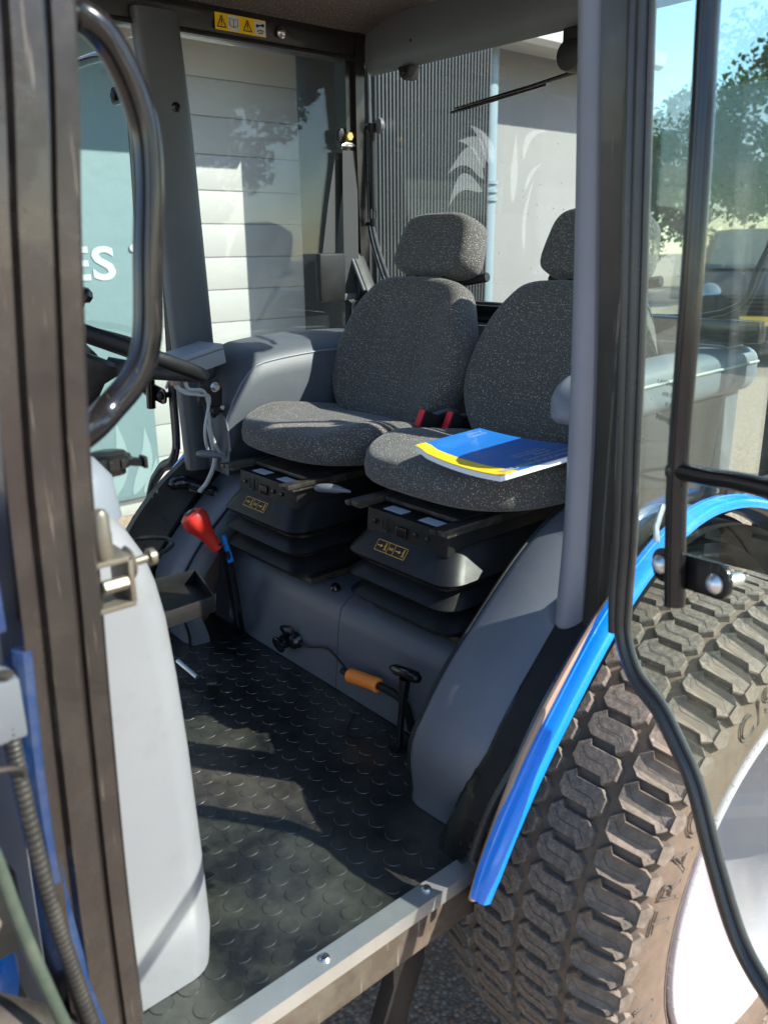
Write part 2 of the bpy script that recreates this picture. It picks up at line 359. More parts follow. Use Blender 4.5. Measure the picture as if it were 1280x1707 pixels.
def Tm(loc,rx=0,ry=0,rz=0): return Matrix.Translation(loc)@Euler((R(rx),R(ry),R(rz))).to_matrix().to_4x4()
def mirb(mb,mir): return mb.mirror() if mir else mb
def pillow(outline,front,back,rings=9,edge=.35):
    """closed cushion: outline (u,v) list; front/back(u,v,k)->height, k 0 at rim 1 inside"""
    cx=sum(p[0] for p in outline)/len(outline); cy=sum(p[1] for p in outline)/len(outline)
    mb=MB(); ringsl=[]
    for side,fn in ((1,front),(-1,back)):
        L=[]
        for i in range(rings+1):
            f=i/rings; k=1-(1-f)**1; sc=1-f*.97
            sc=math.cos(f*PI/2)**.55*.985+.015 if False else 1-f**1.6*.97
            rim=min(1,f/edge); h=math.sqrt(max(0,1-(1-rim)**2))
            L.append([(cx+(u-cx)*sc,cy+(v-cy)*sc,fn(cx+(u-cx)*sc,cy+(v-cy)*sc)*h) for u,v in outline])
        ringsl.append(L)
    allr=ringsl[1][::-1]+ringsl[0][1:]
    mb.loft(allr,True,True); return mb
def text_mb(body,size,ext,outline=0,space=1.0):
    cu=bpy.data.curves.new('t','FONT'); cu.body=body; cu.size=size; cu.align_x='CENTER'; cu.align_y='CENTER'; cu.space_character=space
    cu.resolution_u=4
    if outline: cu.fill_mode='NONE'; cu.bevel_depth=outline; cu.bevel_resolution=1
    else: cu.extrude=ext; cu.offset=size*.022 if body=='SERVICES' else (size*.03 if body in('BEDIENUNGSANLEITUNG','Manuel','Instruction book','Service and care',"Operator's manual") else 0)
    o=bpy.data.objects.new('t',cu); scene.collection.objects.link(o)
    dg=bpy.context.evaluated_depsgraph_get(); dg.update(); me=bpy.data.meshes.new_from_object(o.evaluated_get(dg))
    mb=MB().add([v.co[:] for v in me.vertices],[tuple(p.vertices) for p in me.polygons]); bpy.data.objects.remove(o); bpy.data.meshes.remove(me); return mb

# ------------------------------------------------------------------ ground
gm=MB().add([(-60,-80,0),(120,-80,0),(120,80,0),(-60,80,0)],[(0,1,2,3)])
gr=gm.build('ground','asphalt'); gr['kind']='structure'; gr['label']='brown grey exposed aggregate asphalt yard under and around the tractor'

# ------------------------------------------------------------------ workshop building
YW=4.8
bld=empty('workshop_building',(3,YW,0),'pale workshop wall with sectional door, dark ribbed cladding and grey downpipe beyond the cab','building')
pz=[0,.14,.338,.54,.74,.938,1.14,1.342,1.54,1.738,1.932,2.135,2.347,2.555,2.76,2.97,3.17]
for i in range(len(pz)-1):
    MB().box(-3.4,3.44,YW,YW+.0115,pz[i]+.0022,pz[i+1]-.0022,.005).build('door_panel','door_panel_white',bld)
MB().box(-3.4,3.44,YW+.012,YW+.12,0,3.2,0).build('door_backing','grey_box',bld)
# projecting bay with ribbed cladding
PB=.70
MB().box(3.47,3.53,YW-PB+.03,YW+.1,0,3.7,.003).split('bay_return','dark_recess',bld)
cl=[];xx=3.5
while xx<4.47:
    p=.029; cl+=[(xx,YW-PB),(xx+p*.5,YW-PB),(xx+p*.58,YW-PB-.014),(xx+p*.92,YW-PB-.014)]; xx+=p
cm=MB().loft([[(a,b,z) for a,b in cl] for z in (0,3.7)],False,False)
cm.loft([[(x,YW-PB+.02,z) for x in (3.5,xx)] for z in (0,3.7)],False,False)
cm.build('ribbed_cladding','cladding_dark',bld,angle=20)
MB().box(4.44,4.49,YW-PB+.022,YW+.1,0,3.7,.003).split('bay_return','cladding_dark',bld)
MB().box(4.50,6.75,YW,YW+.3,0,4.4,.01).build('rendered_wall','wall_render',bld)
MB().box(4.5,6.85,YW-.36,YW-.02,3.02,3.08,.01).build('soffit','eave_metal',bld)
gu=MB().loft([[(x,YW-.36+a,3.06+b) for a,b in ((0,0),(-.03,-.07),(-.09,-.09),(-.14,-.06),(-.16,.04),(-.15,.04),(-.13,-.05),(-.09,-.075),(-.035,-.055),(-.005,.04))] for x in (4.5,6.85)])
gu.build('gutter','eave_metal',bld)
MB().add([(-3.5,YW-.70,2.76),(3.46,YW-.70,2.76),(3.46,YW+.2,2.76),(-3.5,YW+.2,2.76),(-3.5,YW-.70,2.88),(3.46,YW-.70,2.88),(3.46,YW+.2,2.95),(-3.5,YW+.2,2.95)],[(0,1,2,3),(4,5,6,7),(0,1,5,4),(1,2,6,5),(2,3,7,6),(3,0,4,7)]).build('canopy','eave_metal',bld)
MB().box(-3.5,3.46,YW+.12,YW+.3,3.18,3.3,.01).build('upper_wall','wall_render',bld)
pc=(5.07,YW-.14)
dp=MB().tube([(pc[0],pc[1],0),(pc[0],pc[1],1.0),(pc[0],pc[1],2.0),(pc[0],pc[1],2.98)],.086,28)
dpo=dp.build('drainpipe','pipe_paint',bld)
pcx=MB()
for z in (1.93,1.99,2.05): pcx.tube([(pc[0],pc[1],z-.018),(pc[0],pc[1],z-.012),(pc[0],pc[1],z+.012),(pc[0],pc[1],z+.018)],[.088,.104,.104,.088],28)
pcx.build('pipe_socket','pipe_paint',dpo)
MB().box(pc[0]-.12,pc[0]-.06,pc[1]-.06,pc[1]+.13,1.96,2.0,.005).build('pipe_clamp','galvanised',dpo)
# banner with lettering
ban=MB().box(-.6,2.24,YW-.05,YW-.035,-.0+.12,2.74,.002).build('banner','banner_mesh',None,'mesh banner, coloured teal for the door glass tint, with white letters ES and pale leaf print, hung on the sectional door',category='banner')
tx=text_mb('SERVICES',.25,.001,0,1.05); tx.v=[(x*1.25,y,z) for x,y,z in tx.v]; tx.xf(Tm((1.43,YW-.054,1.51),90,0,0)); 
tw=max(p[0] for p in tx.v); tx.xf(Matrix.Translation((2.085-tw,0,0))); tx.build('lettering','decal_white',ban)
def leaf_shape(x0,z0,x1,z1,bow,wd,y,axis='y',n=12):
    a=Vector((x0,z0)); b=Vector((x1,z1)); d=b-a; nrm=Vector((-d.y,d.x)).normalized(); L=[];Rr=[]
    for k in range(n+1):
        t=k/n; c=a+d*t+nrm*bow*math.sin(PI*t); wv=wd*math.sin(PI*t**.7)*.5; L.append(c+nrm*wv); Rr.append(c-nrm*wv)
    mb=MB()
    P3=lambda p:(p.x,y,p.y) if axis=='y' else (y,p.x,p.y)
    vs=[P3(p) for p in L]+[P3(p) for p in Rr]; mb.add(vs,[(i,i+1,n+2+i,n+1+i) for i in range(n)]); return mb
lm=MB()
for x0,z0,x1,z1,b,wd in ((1.72,.16,1.60,.72,.05,.10),(1.92,.14,1.98,.62,-.05,.09),(2.05,.14,2.16,.56,-.05,.09),(2.12,.14,2.22,.36,-.03,.07),(1.6,.14,1.40,.60,.06,.09)):
    q=leaf_shape(x0,z0,x1,z1,b,wd,YW-.052); lm.add(q.v,q.f)
lm.build('leaf_motif','banner_leaf',ban)
bo=MB()
for x,z in ((2.2,.24),(2.2,1.6),(2.2,2.8)): bo.cyl((x,YW-.05,z),(x,YW-.062,z),.022)
bo.split('banner_fixing','galvanised',ban)

# ------------------------------------------------------------------ tractor
trac=empty('tractor',(1.0,CY,0),'blue compact tractor with open black framed cab door and two grey cloth seats','tractor')
WX,WZ=1.36,.5
def arc(Rf,yf,t0,t1,n=40):
    return [(WX-Rf(a)*math.cos(R(a)),yf(a),WZ+Rf(a)*math.sin(R(a))) for a in [t0+(t1-t0)*k/n for k in range(n+1)]]
def ss(a,b,x): t=max(0,min(1,(x-a)/(b-a))); return t*t*(3-2*t)
# floor
fl=MB().box(-.25,1.10,.8045,2.0155,.585,.598,.002)
cr=MB(); i=0
x=-.22
coins=[]
while x<1.06:
    y=.835
    while y<1.99: coins.append((x,y)); y+=.0462
    x+=.0432
prof=[(.0,.0174),(.0009,.0168),(.0011,.0162),(.0011,.003)]
for (x,y) in coins:
    if x>.86 and (y<1.0 or y>1.82): continue
    n=16; rings=[[(x+r*math.cos(2*PI*k/n),y+r*math.sin(2*PI*k/n),.598+h) for k in range(n)] for h,r in prof]
    fl.loft(rings,True,True)
fl.build('floor_mat','mat_rubber',trac,'black rubber floor mat with raised round coins',angle=9)
# sill
for mir in (0,1):
    sill=mirb(MB().prism([(.768,.578),(.768,.604),(.804,.604),(.804,.600),(.7705,.600),(.7705,.578)],'x',-.25,.865),mir).build('sill_trim','galvanised',trac,angle=20)
    bl=MB()
    for xb in (.10,.33,.556,.763,): bl.lathe([(0,.0085),(.002,.0085),(.0042,.0065),(.005,.003),(.0046,.001)],(xb,.789,.604),(0,0,1),16)
    mirb(bl,mir).split('sill_screw','bronze_bolt' if 0 else 'steel',sill)
    mirb(MB().box(-.25,.87,.772,.835,.51,.5835,.004),mir).build('sill_beam','beam_brown',trac)
    st=MB().prism([(.70,.50),(.775,.50),(.77,.44),(.735,.36),(.725,.24),(.67,.24),(.672,.36),(.70,.43)],'y',.80,.83,.003)
    st.box(.30,.735,.70,.86,.225,.24,.003); mirb(st,mir).build('step_bracket','black_plastic',trac)
# chassis mass below floor
MB().box(-.3,1.9,1.22,1.60,.40,.57,.02).build('chassis','black_plastic',trac)
# plinth under seats
pp=[(1.66,.60),(1.052,.60),(1.060,.70),(1.066,.765),(1.075,.80),(1.10,.82),(1.14,.828),(1.66,.83)]
pm=MB()
pm.loft([[(a,y,b) for a,b in pp] for y in (.90,1.40)]); pm.loft([[(a,y,b) for a,b in pp] for y in (1.403,1.96)])
pl=pm.build('seat_plinth','vinyl_slate',trac,angle=50)
for k,(x,y,z) in enumerate(((1.10,1.455,.823),(1.12,1.36,.826),(1.12,1.03,.828),(1.10,1.83,.82))):
    MB().lathe([(0,.013),(.006,.013),(.012,.010),(.016,.005),(.0165,.001)],(x,y,z),(0,0,1),16).build('plinth_plug','black_gloss',pl)
so2=MB().cyl((1.062,1.60,.655),(1.03,1.60,.65),.020,.017); so2.cyl((1.03,1.60,.65),(1.022,1.60,.648),.022); so2.cyl((1.06,1.56,.668),(1.036,1.56,.665),.022,.018); so2.tube(smooth([(1.05,1.60,.665),(1.03,1.59,.70),(1.045,1.57,.70),(1.05,1.565,.68)],5),.004,8)
so2.build('power_socket','black_gloss',pl)
# hole plate for levers at far end of plinth
lp=MB().box(1.075,1.16,1.72,1.86,.829,.834,.002).build('lever_plate','dirty_metal',pl)
sc=MB()
for x,y in ((1.095,1.74),(1.10,1.83),(1.15,1.75)): sc.lathe([(0,.008),(.003,.008),(.006,.004),(.0062,.001)],(x,y,.834),(0,0,1),12)
sc.split('plate_screw','steel',pl)
# wheel arches
def arch(mir):
    th0=math.degrees(math.asin(.1/.47))
    R1=lambda a:.465+.065*ss(th0,30,a)+.085*ss(50,94,a); R2=lambda a:.468+.057*ss(th0,30,a)+.088*ss(50,94,a)
    R1b=lambda a:R1(a)-.018
    n=44
    inner=arc(R1,lambda a:.978-.020*ss(th0,35,a),th0,140,n)
    innr2=arc(lambda a:R1(a)-.006,lambda a:.990-.022*ss(th0,35,a),th0,140,n)
    down=arc(lambda a:R1(a)-.05,lambda a:.998-.022*ss(th0,35,a),th0-6,140,n)
    mid=arc(lambda a:R1(a)+.007,lambda a:.955-.012*ss(th0,35,a),th0,140,n)
    outr=arc(R2,lambda a:.875-.065*ss(th0,34,a),th0,140,n)
    outd=arc(lambda a:R2(a)-.015,lambda a:.868-.065*ss(th0,34,a),th0,140,n)
    pad=mirb(MB().loft([down,innr2,inner,mid,outr,outd],False,False),mir).build('wheel_arch_pad','vinyl_slate',trac,angle=60)
    pip=MB().tube(arc(lambda a:R1(a)+.0015,lambda a:.981-.020*ss(th0,35,a),th0,140,60),.0032,8)
    mirb(pip,mir).build('piping','black_plastic',pad)
    # black strip, flange, seal, blue lip
    def yy(a,d=0): return .862-.064*ss(th0,34,a)-d
    f0=arc(lambda a:max(.519,R2(a)-.006) if a<26 else R2(a)-.006,lambda a:yy(a)-.012*ss(40,4,a) if a>40 else yy(a)-.012,4,140,n); f1=arc(lambda a:.524+.086*ss(50,94,a),lambda a:.79-.030*ss(th0,30,a),4,140,n)
    f2=arc(lambda a:R2(a)+.004,lambda a:.775-.028*ss(th0,30,a),6,140,n); f3=arc(lambda a:R2(a)+.004,lambda a:.765-.028*ss(th0,30,a),4,140,n)
    fm=arc(lambda a:R2(a)-.004,lambda a:.877-.065*ss(th0,34,a),4,140,n)
    mirb(MB().loft([fm,f0,f1],False,False),mir).build('arch_rubber','black_gloss',trac,angle=60)
    g0=arc(lambda a:.535+.02*ss(0,60,a)+.07*ss(50,94,a),lambda a:.759-.022*ss(0,30,a),7,140,n); g1=arc(lambda a:.552+.015*ss(0,60,a)+.075*ss(50,94,a),lambda a:.728-.020*ss(0,30,a),9,140,n)
    mirb(MB().loft([f2,f3,g0,g1],False,False),mir).build('arch_flange','navy_paint',trac,angle=60)
    mirb(MB().loft([arc(lambda a:.537+.02*ss(0,60,a)+d,lambda a:.766-.022*ss(0,30,a),0,60,n) for d in (0,-.004)],False,False),mir).build('flange_edge','rust_edge',trac) if 0 else None
    mirb(MB().tube(arc(lambda a:.572+.006*ss(0,60,a)+.06*ss(45,92,a),lambda a:.727-.018*ss(0,30,a),11,140,60),.0062,8),mir).build('lip_seal','rust_edge',trac)
    RL=lambda a:.588-.018*ss(8,40,a)+.085*ss(42,92,a)
    prof=[(-.003,.013),(.0035,.011),(.0045,.002),(.0030,.0),(.0022,-.012),(-.001,-.018),(-.006,-.021),(-.016,-.022),(-.017,-.020),(-.007,-.018),(-.003,-.012),(-.001,.0),(-.003,.009)]
    lip=MB(); rr=[]
    for k in range(61):
        a=12.5+127.5*k/60; e=0.85+.15*ss(12,18,a)
        rr.append([(WX-(RL(a)+p*e)*math.cos(R(a)),.708+q*e-.012*ss(0,30,a),WZ+(RL(a)+p*e)*math.sin(R(a))) for p,q in prof])
    lip.loft(rr,True,True); mirb(lip,mir).build('fender_lip','blue_paint',trac,'bright blue painted fender edge over the tyre',angle=30)
    # body under fender: inner arch skin over tyre
    sk=MB().loft([arc(lambda a:.524+.03*ss(40,80,a),lambda a:y,20,150,30) for y in (.735,.80)],False,False)
    sk.loft([arc(lambda a:.521+.080*ss(48,92,a),lambda a:y,46,150,40) for y in (.692,.955)],False,False)
    mirb(sk,mir).build('inner_fender','black_plastic',trac)
arch(0); arch(1)
MB().loft([arc(lambda a:.530+d,lambda a:2*CY-y,8,70,40) for d,y in ((-.02,.79),(.035,.775),(.092,.768),(.092,.745))],False,False).build('door_seal','rubber_seal',trac,angle=60)

# ------------------------------------------------------------------ wheels
def wheel(mir):
    yc=.675
    prof=[(.858,.345),(.876,.38),(.874,.43),(.858,.468),(.830,.490),(.76,.499),(.675,.502),(.59,.499),(.535,.492),(.508,.478),(.494,.458),(.486,.42),(.487,.385),(.495,.352),(.506,.335)]
    sp=smooth([(a,b,0) for a,b in prof],5); n=120
    ty=MB(); rings=[[(WX-p.y*math.cos(2*PI*k/n),p.x,WZ+p.y*math.sin(2*PI*k/n)) for k in range(n)] for p in sp]
    ty.loft(rings,True,False)
    # arc length map of the profile
    acc=[0.]
    for a,b in zip(sp,sp[1:]): acc.append(acc[-1]+(b-a).length)
    i0=min(range(len(sp)),key=lambda i:abs(sp[i].x-yc)+(0 if sp[i].y>.45 else 9)); 
    def mp(wv,h):
        s=acc[i0]+wv; i=0
        while i<len(acc)-2 and acc[i+1]<s: i+=1
        t=(s-acc[i])/(acc[i+1]-acc[i]); p=sp[i].lerp(sp[i+1],t); d=(sp[i+1]-sp[i]).normalized(); nx,ny=(-d.y,d.x)
        if ny<0 and abs(nx)<abs(ny): nx,ny=-nx,-ny
        if (p.x-yc)*nx<0 and abs(p.x-yc)>.1: nx,ny=-nx,-ny
        return p.x+nx*h,p.y+ny*h
    def pt(wv,s,h):
        y,r=mp(wv,h); a=s/.50; return (WX-r*math.cos(a),y,WZ+r*math.sin(a))
    poly=[(-.033,.013),(-.019,.0275),(-.0145,.0175),(.023,.0175),(.033,.007),(.033,-.013),(.019,-.0275),(.0145,-.0175),(-.023,-.0175),(-.033,-.007)]
    sipe=[(-.030,.011),(-.018,-.001),(.019,-.001),(.030,-.014)]
    rows=62; pitch=2*PI*.50/rows; tr=MB(); spm=MB()
    cols=[-.141,-.047,.047,.141]
    for ci,cw in enumerate(cols):
        for r_ in range(rows):
            s0=(r_+.5*(ci%2))*pitch+random.uniform(-.0006,.0006); h=.0130
            out=ci in(0,3); sg=1 if ci==3 else -1
            P_=[(u*1.27,v*1.07) for u,v in poly]
            if out: P_=P_
            top=[pt(cw+u*.93,s0+v*.92,h-(.003 if out and sg*u>.03 else 0)) for u,v in P_]; e=[pt(cw+u*.985,s0+v*.98,h-.0025-(.003 if out and sg*u>.03 else 0)) for u,v in P_]; bot=[pt(cw+u*1.04,s0+v*1.05,-.004) for u,v in P_]
            k=len(P_); vs=top+e+bot
            fs=[tuple([0,1,2,3,4]),tuple([0,4,5,9]),tuple([5,6,7,8,9])]
            # top split on a diagonal keeps it planar enough
            for j in range(k):
                q=(j+1)%k; fs.append((j,q,k+q,k+j)); fs.append((k+j,k+q,2*k+q,2*k+j))
            tr.add(vs,fs)
            if out:
                A=[(.036,-.015),(.036,.008),(.047,.015),(.058,.011),(.064,.002),(.058,-.006),(.048,-.017)]
                tp=[pt(cw+sg*u,s0+v*1.1*sg,h*(1-.80*ss(.036,.066,u))) for u,v in A]; bt=[pt(cw+sg*u*1.01,s0+v*1.22*sg,-.003) for u,v in A]; k2=len(A)
                tr.add(tp+bt,[tuple(range(k2))]+[(j,(j+1)%k2,k2+(j+1)%k2,k2+j) for j in range(k2)])
            for (u0,v0),(u1,v1) in zip(sipe,sipe[1:]):
                dx,dy=u1-u0,v1-v0; L=math.hypot(dx,dy); ox,oy=-dy/L*.0006,dx/L*.0006
                spm.add([pt(cw+u0+ox,s0+v0+oy,h+.0004),pt(cw+u1+ox,s0+v1+oy,h+.0004),pt(cw+u1-ox,s0+v1-oy,h+.0004),pt(cw+u0-ox,s0+v0-oy,h+.0004)],[(0,1,2,3)])
    rim=MB(); rp=[(.515,.332),(.500,.340),(.490,.338),(.488,.331),(.494,.325),(.520,.318),(.56,.304),(.62,.298),(.68,.290),(.71,.27),(.715,.22),(.71,.16),(.705,.12),(.705,.05),(.705,.004)]
    rim.loft([[(WX-r*math.cos(2*PI*k/72),y,WZ+r*math.sin(2*PI*k/72)) for k in range(72)] for y,r in [(p.x,p.y) for p in smooth([(a,b,0) for a,b in rp],3)]],True,False)
    ro=mirb(rim,mir).build('rear_wheel','rim_paint',trac,'pale rim with wide turf tyre beside the blue fender' if not mir else None,angle=50)
    mirb(ty,mir).build('tyre','tyre_side',ro)
    mirb(tr,mir).build('tread','tyre_rubber',ro,angle=25)
    mirb(spm,mir).build('tread_sipes','dark_recess',ro,kind='stuff')
    hb=MB()
    for k in range(8): a=2*PI*k/8; hb.cyl((WX+.1*math.cos(a),.709,WZ+.1*math.sin(a)),(WX+.1*math.cos(a),.692,WZ+.1*math.sin(a)),.011,n=6)
    hb.cyl((WX,.71,WZ),(WX,.665,WZ),.055); mirb(hb,mir).split('wheel_nut','steel',ro)
    if not mir:
        rg=MB()
        for body,a0,size in (('MULTI',-16,.066),('TRAC',29,.066),('C/S',66,.062)):
            tm=text_mb(body,size,.001,.0013,1.28)
            vs=[]
            for x,y,z in tm.v:
                rr=.424+y; a=R(a0)+x/.43; yy=.4865-.0012+z*.8+max(0,(rr-.435))*.22+max(0,(.40-rr))*.05
                vs.append((WX-rr*math.cos(a),yy,WZ+rr*math.sin(a)))
            rg.add(vs,tm.f)
        rg.split('raised_lettering','letter_shadow',ro)
        b2=MB()
        for rr_,yy_ in ((.462,.4975),(.352,.4945)): b2.tube([(WX-rr_*math.cos(2*PI*k/160),yy_,WZ+rr_*math.sin(2*PI*k/160)) for k in range(161)],.0018,6)
        # moulding whiskers
        for k in range(150):
            a=random.uniform(-1.2,1.9); rr_=random.choice((.345,.352,.36,.40,.445)); y0=mp(.2,0)[0] if 0 else .4875 if rr_<.43 else .491
            x0,z0=WX-rr_*math.cos(a),WZ+rr_*math.sin(a); b2.tube([(x0,y0,z0),(x0+random.uniform(-.004,.004),y0-random.uniform(.003,.008),z0+random.uniform(-.004,.002))],.0004,3)
        b2.build('sidewall_beads','tyre_rubber',ro)
wheel(0); wheel(1)

# ------------------------------------------------------------------ seats
seatno=0
def seat(cx,cy,near):
    # cushion: plan outline (x,y)
    out=[]
    for k in range(48):
        a=2*PI*k/48; ca,sa=math.cos(a),math.sin(a); e=.52
        X=.240*(abs(ca)**e)*(1 if ca>0 else -1); Y=.232*(abs(sa)**e)*(1 if sa>0 else -1)
        if X>0: Y*=1-.10*(X/.245)**2
        if X<0: Y*=1-.09*(X/.24)**2; X-=.012*(1-(Y/.24)**2)
        out.append((X,Y))
    def top(u,v):
        side=ss(.11,.20,abs(v))*.016; fr=-.020*ss(-.08,-.24,u) ; wf=-.022*ss(-.14,.16,u); return .052+side+fr+wf+.006*math.cos(v*9)
    def bot(u,v): return -.040+.012*ss(-.05,.2,u)
    c=pillow(out,top,bot,rings=14,edge=.42); c.xf(Tm((cx+(.31 if not near else .285),cy,1.140),0,3.5,0))
    so_=c.build('seat','seat_cloth',trac,'far grey dashed cloth seat next to the lever with red knob' if not near else 'near grey dashed cloth seat holding the blue manual',angle=80)
    # back: outline (v across, h up)
    half=[(.0,-.01),(.07,-.008),(.125,.004),(.165,.03),(.195,.065),(.222,.105),(.240,.15),(.244,.19),(.236,.24),(.218,.29),(.198,.335),(.180,.37),(.155,.398),(.115,.412),(.06,.416),(0,.417)]
    o2=[(a,b) for a,b in half]+[(-a,b) for a,b in half[::-1][1:-1]]
    o2=[(p.x,p.y) for p in smooth([(a,b,0) for a,b in o2],3,True)]
    def fb(u,v): return .040+.022*ss(.09,.19,abs(u))*(1-ss(.30,.40,v))-.012*math.exp(-((v-.22)/.12)**2)
    def bb(u,v): return -.045
    b=pillow(o2,fb,bb,rings=14,edge=.30)
    tilt=20.5
    Mb=Matrix.Translation((cx+(.430 if not near else .428),cy,1.125))@Matrix.Rotation(R(tilt),4,'Y')@Matrix(((0,0,-1,0),(1,0,0,0),(0,1,0,0),(0,0,0,1)))
    b.xf(Mb).build('backrest','seat_cloth',so_,angle=80)
    hh=[]
    for k in range(40):
        a=2*PI*k/40; ca,sa=math.cos(a),math.sin(a); e=.5
        X=.143*(abs(ca)**e)*(1 if ca>0 else -1); Y=.083*(abs(sa)**e)*(1 if sa>0 else -1)
        X*=1-.13*ss(-.08,.09,Y)
        hh.append((X,Y))
    h=pillow(hh,lambda u,v:.048,lambda u,v:-.045,rings=9,edge=.36)
    h.xf(Mb@Matrix.Translation((0,.512,-.032))).build('headrest','seat_cloth',so_,angle=80)
    g=MB().tube([Mb@Vector(p) for p in ((-.150,.45,-.075),(-.05,.43,-.07),(.05,.43,-.07),(.150,.45,-.075))],.012,8)
    for sg in (-.05,.05): g.tube([Mb@Vector((sg,.38,-.02)),Mb@Vector((sg,.46,-.02))],.006,8)
    g.build('headrest_bracket','black_plastic',so_)
    # bellows
    bx=cx+.235; rings=[]; cb_=cy; cy=cy-.012 if not near else cy+.010
    z0=.838
    levels=[(.845,.165,.195),(.862,.165,.195),(.868,.198,.222),(.878,.206,.230),(.884,.200,.224),(.902,.172,.200),(.908,.172,.200),(.916,.200,.224),(.925,.208,.232),(.931,.202,.226),(.950,.174,.202),(.956,.174,.202),(.965,.198,.222),(.976,.206,.230),(.984,.200,.226),(1.030,.165,.190),(1.034,.16,.186)]
    for z,hy,hx in levels: rings.append([(bx+a,cy+b,z) for a,b in rrect(hx,hy*.80,.045)])
    MB().loft(rings).build('suspension_bellows','bellows_rubber',so_,angle=40)
    MB().box(bx-.17,bx+.19,cy-.14,cy+.14,.829,.846,.003).build('bellows_base','dirty_metal',so_)
    bxm=MB()
    rg=[[(bx+a-dx,cy+b,z) for a,b in rrect(.195,.125,.012,2)] for z,dx in ((1.020,.0),(1.026,.0),(1.070,-.004))]
    bxm.loft(rg); bxm.build('suspension_box','black_plastic',so_,angle=40)
    vt=MB()
    fx=bx-.195
    for k in range(5): vt.box(fx-.004,fx+.002,cy+.018-k*.0065-.002,cy+.018-k*.0065+.002,1.030,1.052,.0008)
    vt.tube([(fx-.003,cy+.062,1.06),(fx-.003,cy+.062,1.036),(fx-.003,cy+.050,1.030),(fx-.003,cy+.042,1.036),(fx-.003,cy+.042,1.06)],.0016,6)
    for yy in (-.035,-.07,.09): vt.lathe([(0,.005),(.003,.005),(.004,.003),(.004,.0005)],(fx,cy+yy,1.045),(-1,0,0),10)
    vt.split('box_fitting','black_gloss',so_)
    rl=MB()
    for sg in (-.135,.125):
        for d,z in ((0,1.082),(.022,1.079)): rl.box(bx-.225,bx+.22,cy+sg+d-.008,cy+sg+d+.008,z-.006,z+.005,.002)
        rl.box(bx-.21,bx+.21,cy+sg-.004,cy+sg+.022,1.068,1.076,.001)
    rl.box(bx-.15,bx+.2,cy-.11,cy+.11,1.076,1.086,.003)
    rl.build('slide_rails','dirty_metal',so_)
    stk=MB()
    for yy in (.055,-.052): stk.box(bx-.178,bx-.150,cy+yy-.028,cy+yy+.028,1.0705,1.0712,0)
    stk.split('white_sticker','sticker_white',so_)
    # pictogram plate on the bellows skirt
    slope=math.degrees(math.atan2(.029,.074))
    Mp=Matrix.Translation((bx-.211,cy+.02,1.003))@Matrix.Rotation(R(-90),4,'Z')@Matrix.Rotation(R(52),4,'X')
    pg=MB()
    def rect(a,b,c,d,z=.001): pg.add([Mp@Vector(p) for p in ((a,b,z),(c,b,z),(c,d,z),(a,d,z))],[(0,1,2,3)])
    Wd,Hh=.046,.0125
    Mp=Mp@Matrix.Translation((0,.0,.0015))
    for a,b,c,d in ((-Wd,-Hh,Wd,-Hh+.0012),(-Wd,Hh-.0012,Wd,Hh),(-Wd,-Hh,-Wd+.0012,Hh),(Wd-.0012,-Hh,Wd,Hh),(-.010,-Hh,-.0088,Hh),(.0088,-Hh,.010,Hh)): rect(a,b,c,d)
    for sg in (-1,1):
        ox=sg*.0275
        rect(ox-.014,-.001,ox-.004,.001); pg.add([Mp@Vector(p) for p in ((ox-.004,-.004,.001),(ox+.002,0,.001),(ox-.004,.004,.001))],[(0,1,2)])
        px=ox+.010
        pg.lathe([(0,.0018),(.0004,.0018)],Mp@Vector((px,.0072,.001)),Mp.to_3x3()@Vector((0,0,1)),10)
        rect(px-.0016,-.001,px+.0016,.005)
        for a,b in ((-.0035,-.008),(.0028,-.008)): pg.add([Mp@Vector(p) for p in ((px-.0012,-.001,.001),(px+.0012,-.001,.001),(px+a+.0018,b,.001),(px+a,b,.001))],[(0,1,2,3)])
        pg.add([Mp@Vector(p) for p in ((px-.001,.004,.001),(px-.0045,.001,.001),(px-.0035,0,.001),(px,.002,.001))],[(0,1,2,3)])
    for k in (-.004,0,.004): rect(k-.0011,-.003,k+.0011,.003)
    pg.build('pictogram','amber_print',so_)
    # adjuster paddle left front
    kn=MB().tube(smooth([(bx-.20,cy+.165,1.094),(bx-.225,cy+.195,1.100),(bx-.24,cy+.215,1.100),(bx-.248,cy+.232,1.098)],4),[.003,.004,.006,.009,.010,.010,.010,.0098,.0095,.009,.008,.006,.002],12,flat=1.0)
    kn.build('height_knob','knob_grey',so_)
    return so_
seat(1.000,1.655,0)
seat(1.035,1.175,1)
# black block behind/under seats, rear panel of the cab
MB().box(1.66,1.74,.84,1.98,.6,1.40,.02).build('rear_panel','vinyl_slate',trac)
MB().box(1.55,1.66,1.0,1.84,.6,1.05,.02).build('rear_shelf','black_plastic',trac)
# buckles
for i,(x,y,z) in enumerate(((1.365,1.437,1.185),(1.415,1.392,1.18))):
    b=MB().box(-.036,.036,-.013,.013,-.024,.024,.006,Tm((x+.03,y,z),0,25,-10)); 
    b.tube(smooth([(x+.05,y,z-.01),(x+.09,y,z-.04),(x+.12,y,z-.12)],4),.011,8)
    bo_=b.build('belt_buckle','black_plastic',trac)
    MB().box(-.040,-.0355,-.0105,.0105,-.021,.022,.001,Tm((x+.03,y,z),0,25,-10)).build('release_button','buckle_red',bo_)
    MB().tube(smooth([(x+.02,y-.008,z+.022),(x+.07,y-.012,z+.028),(x+.11,y-.012,z+.02)],5),.005,8,flat=.5).build('buckle_trim','knob_grey',bo_)

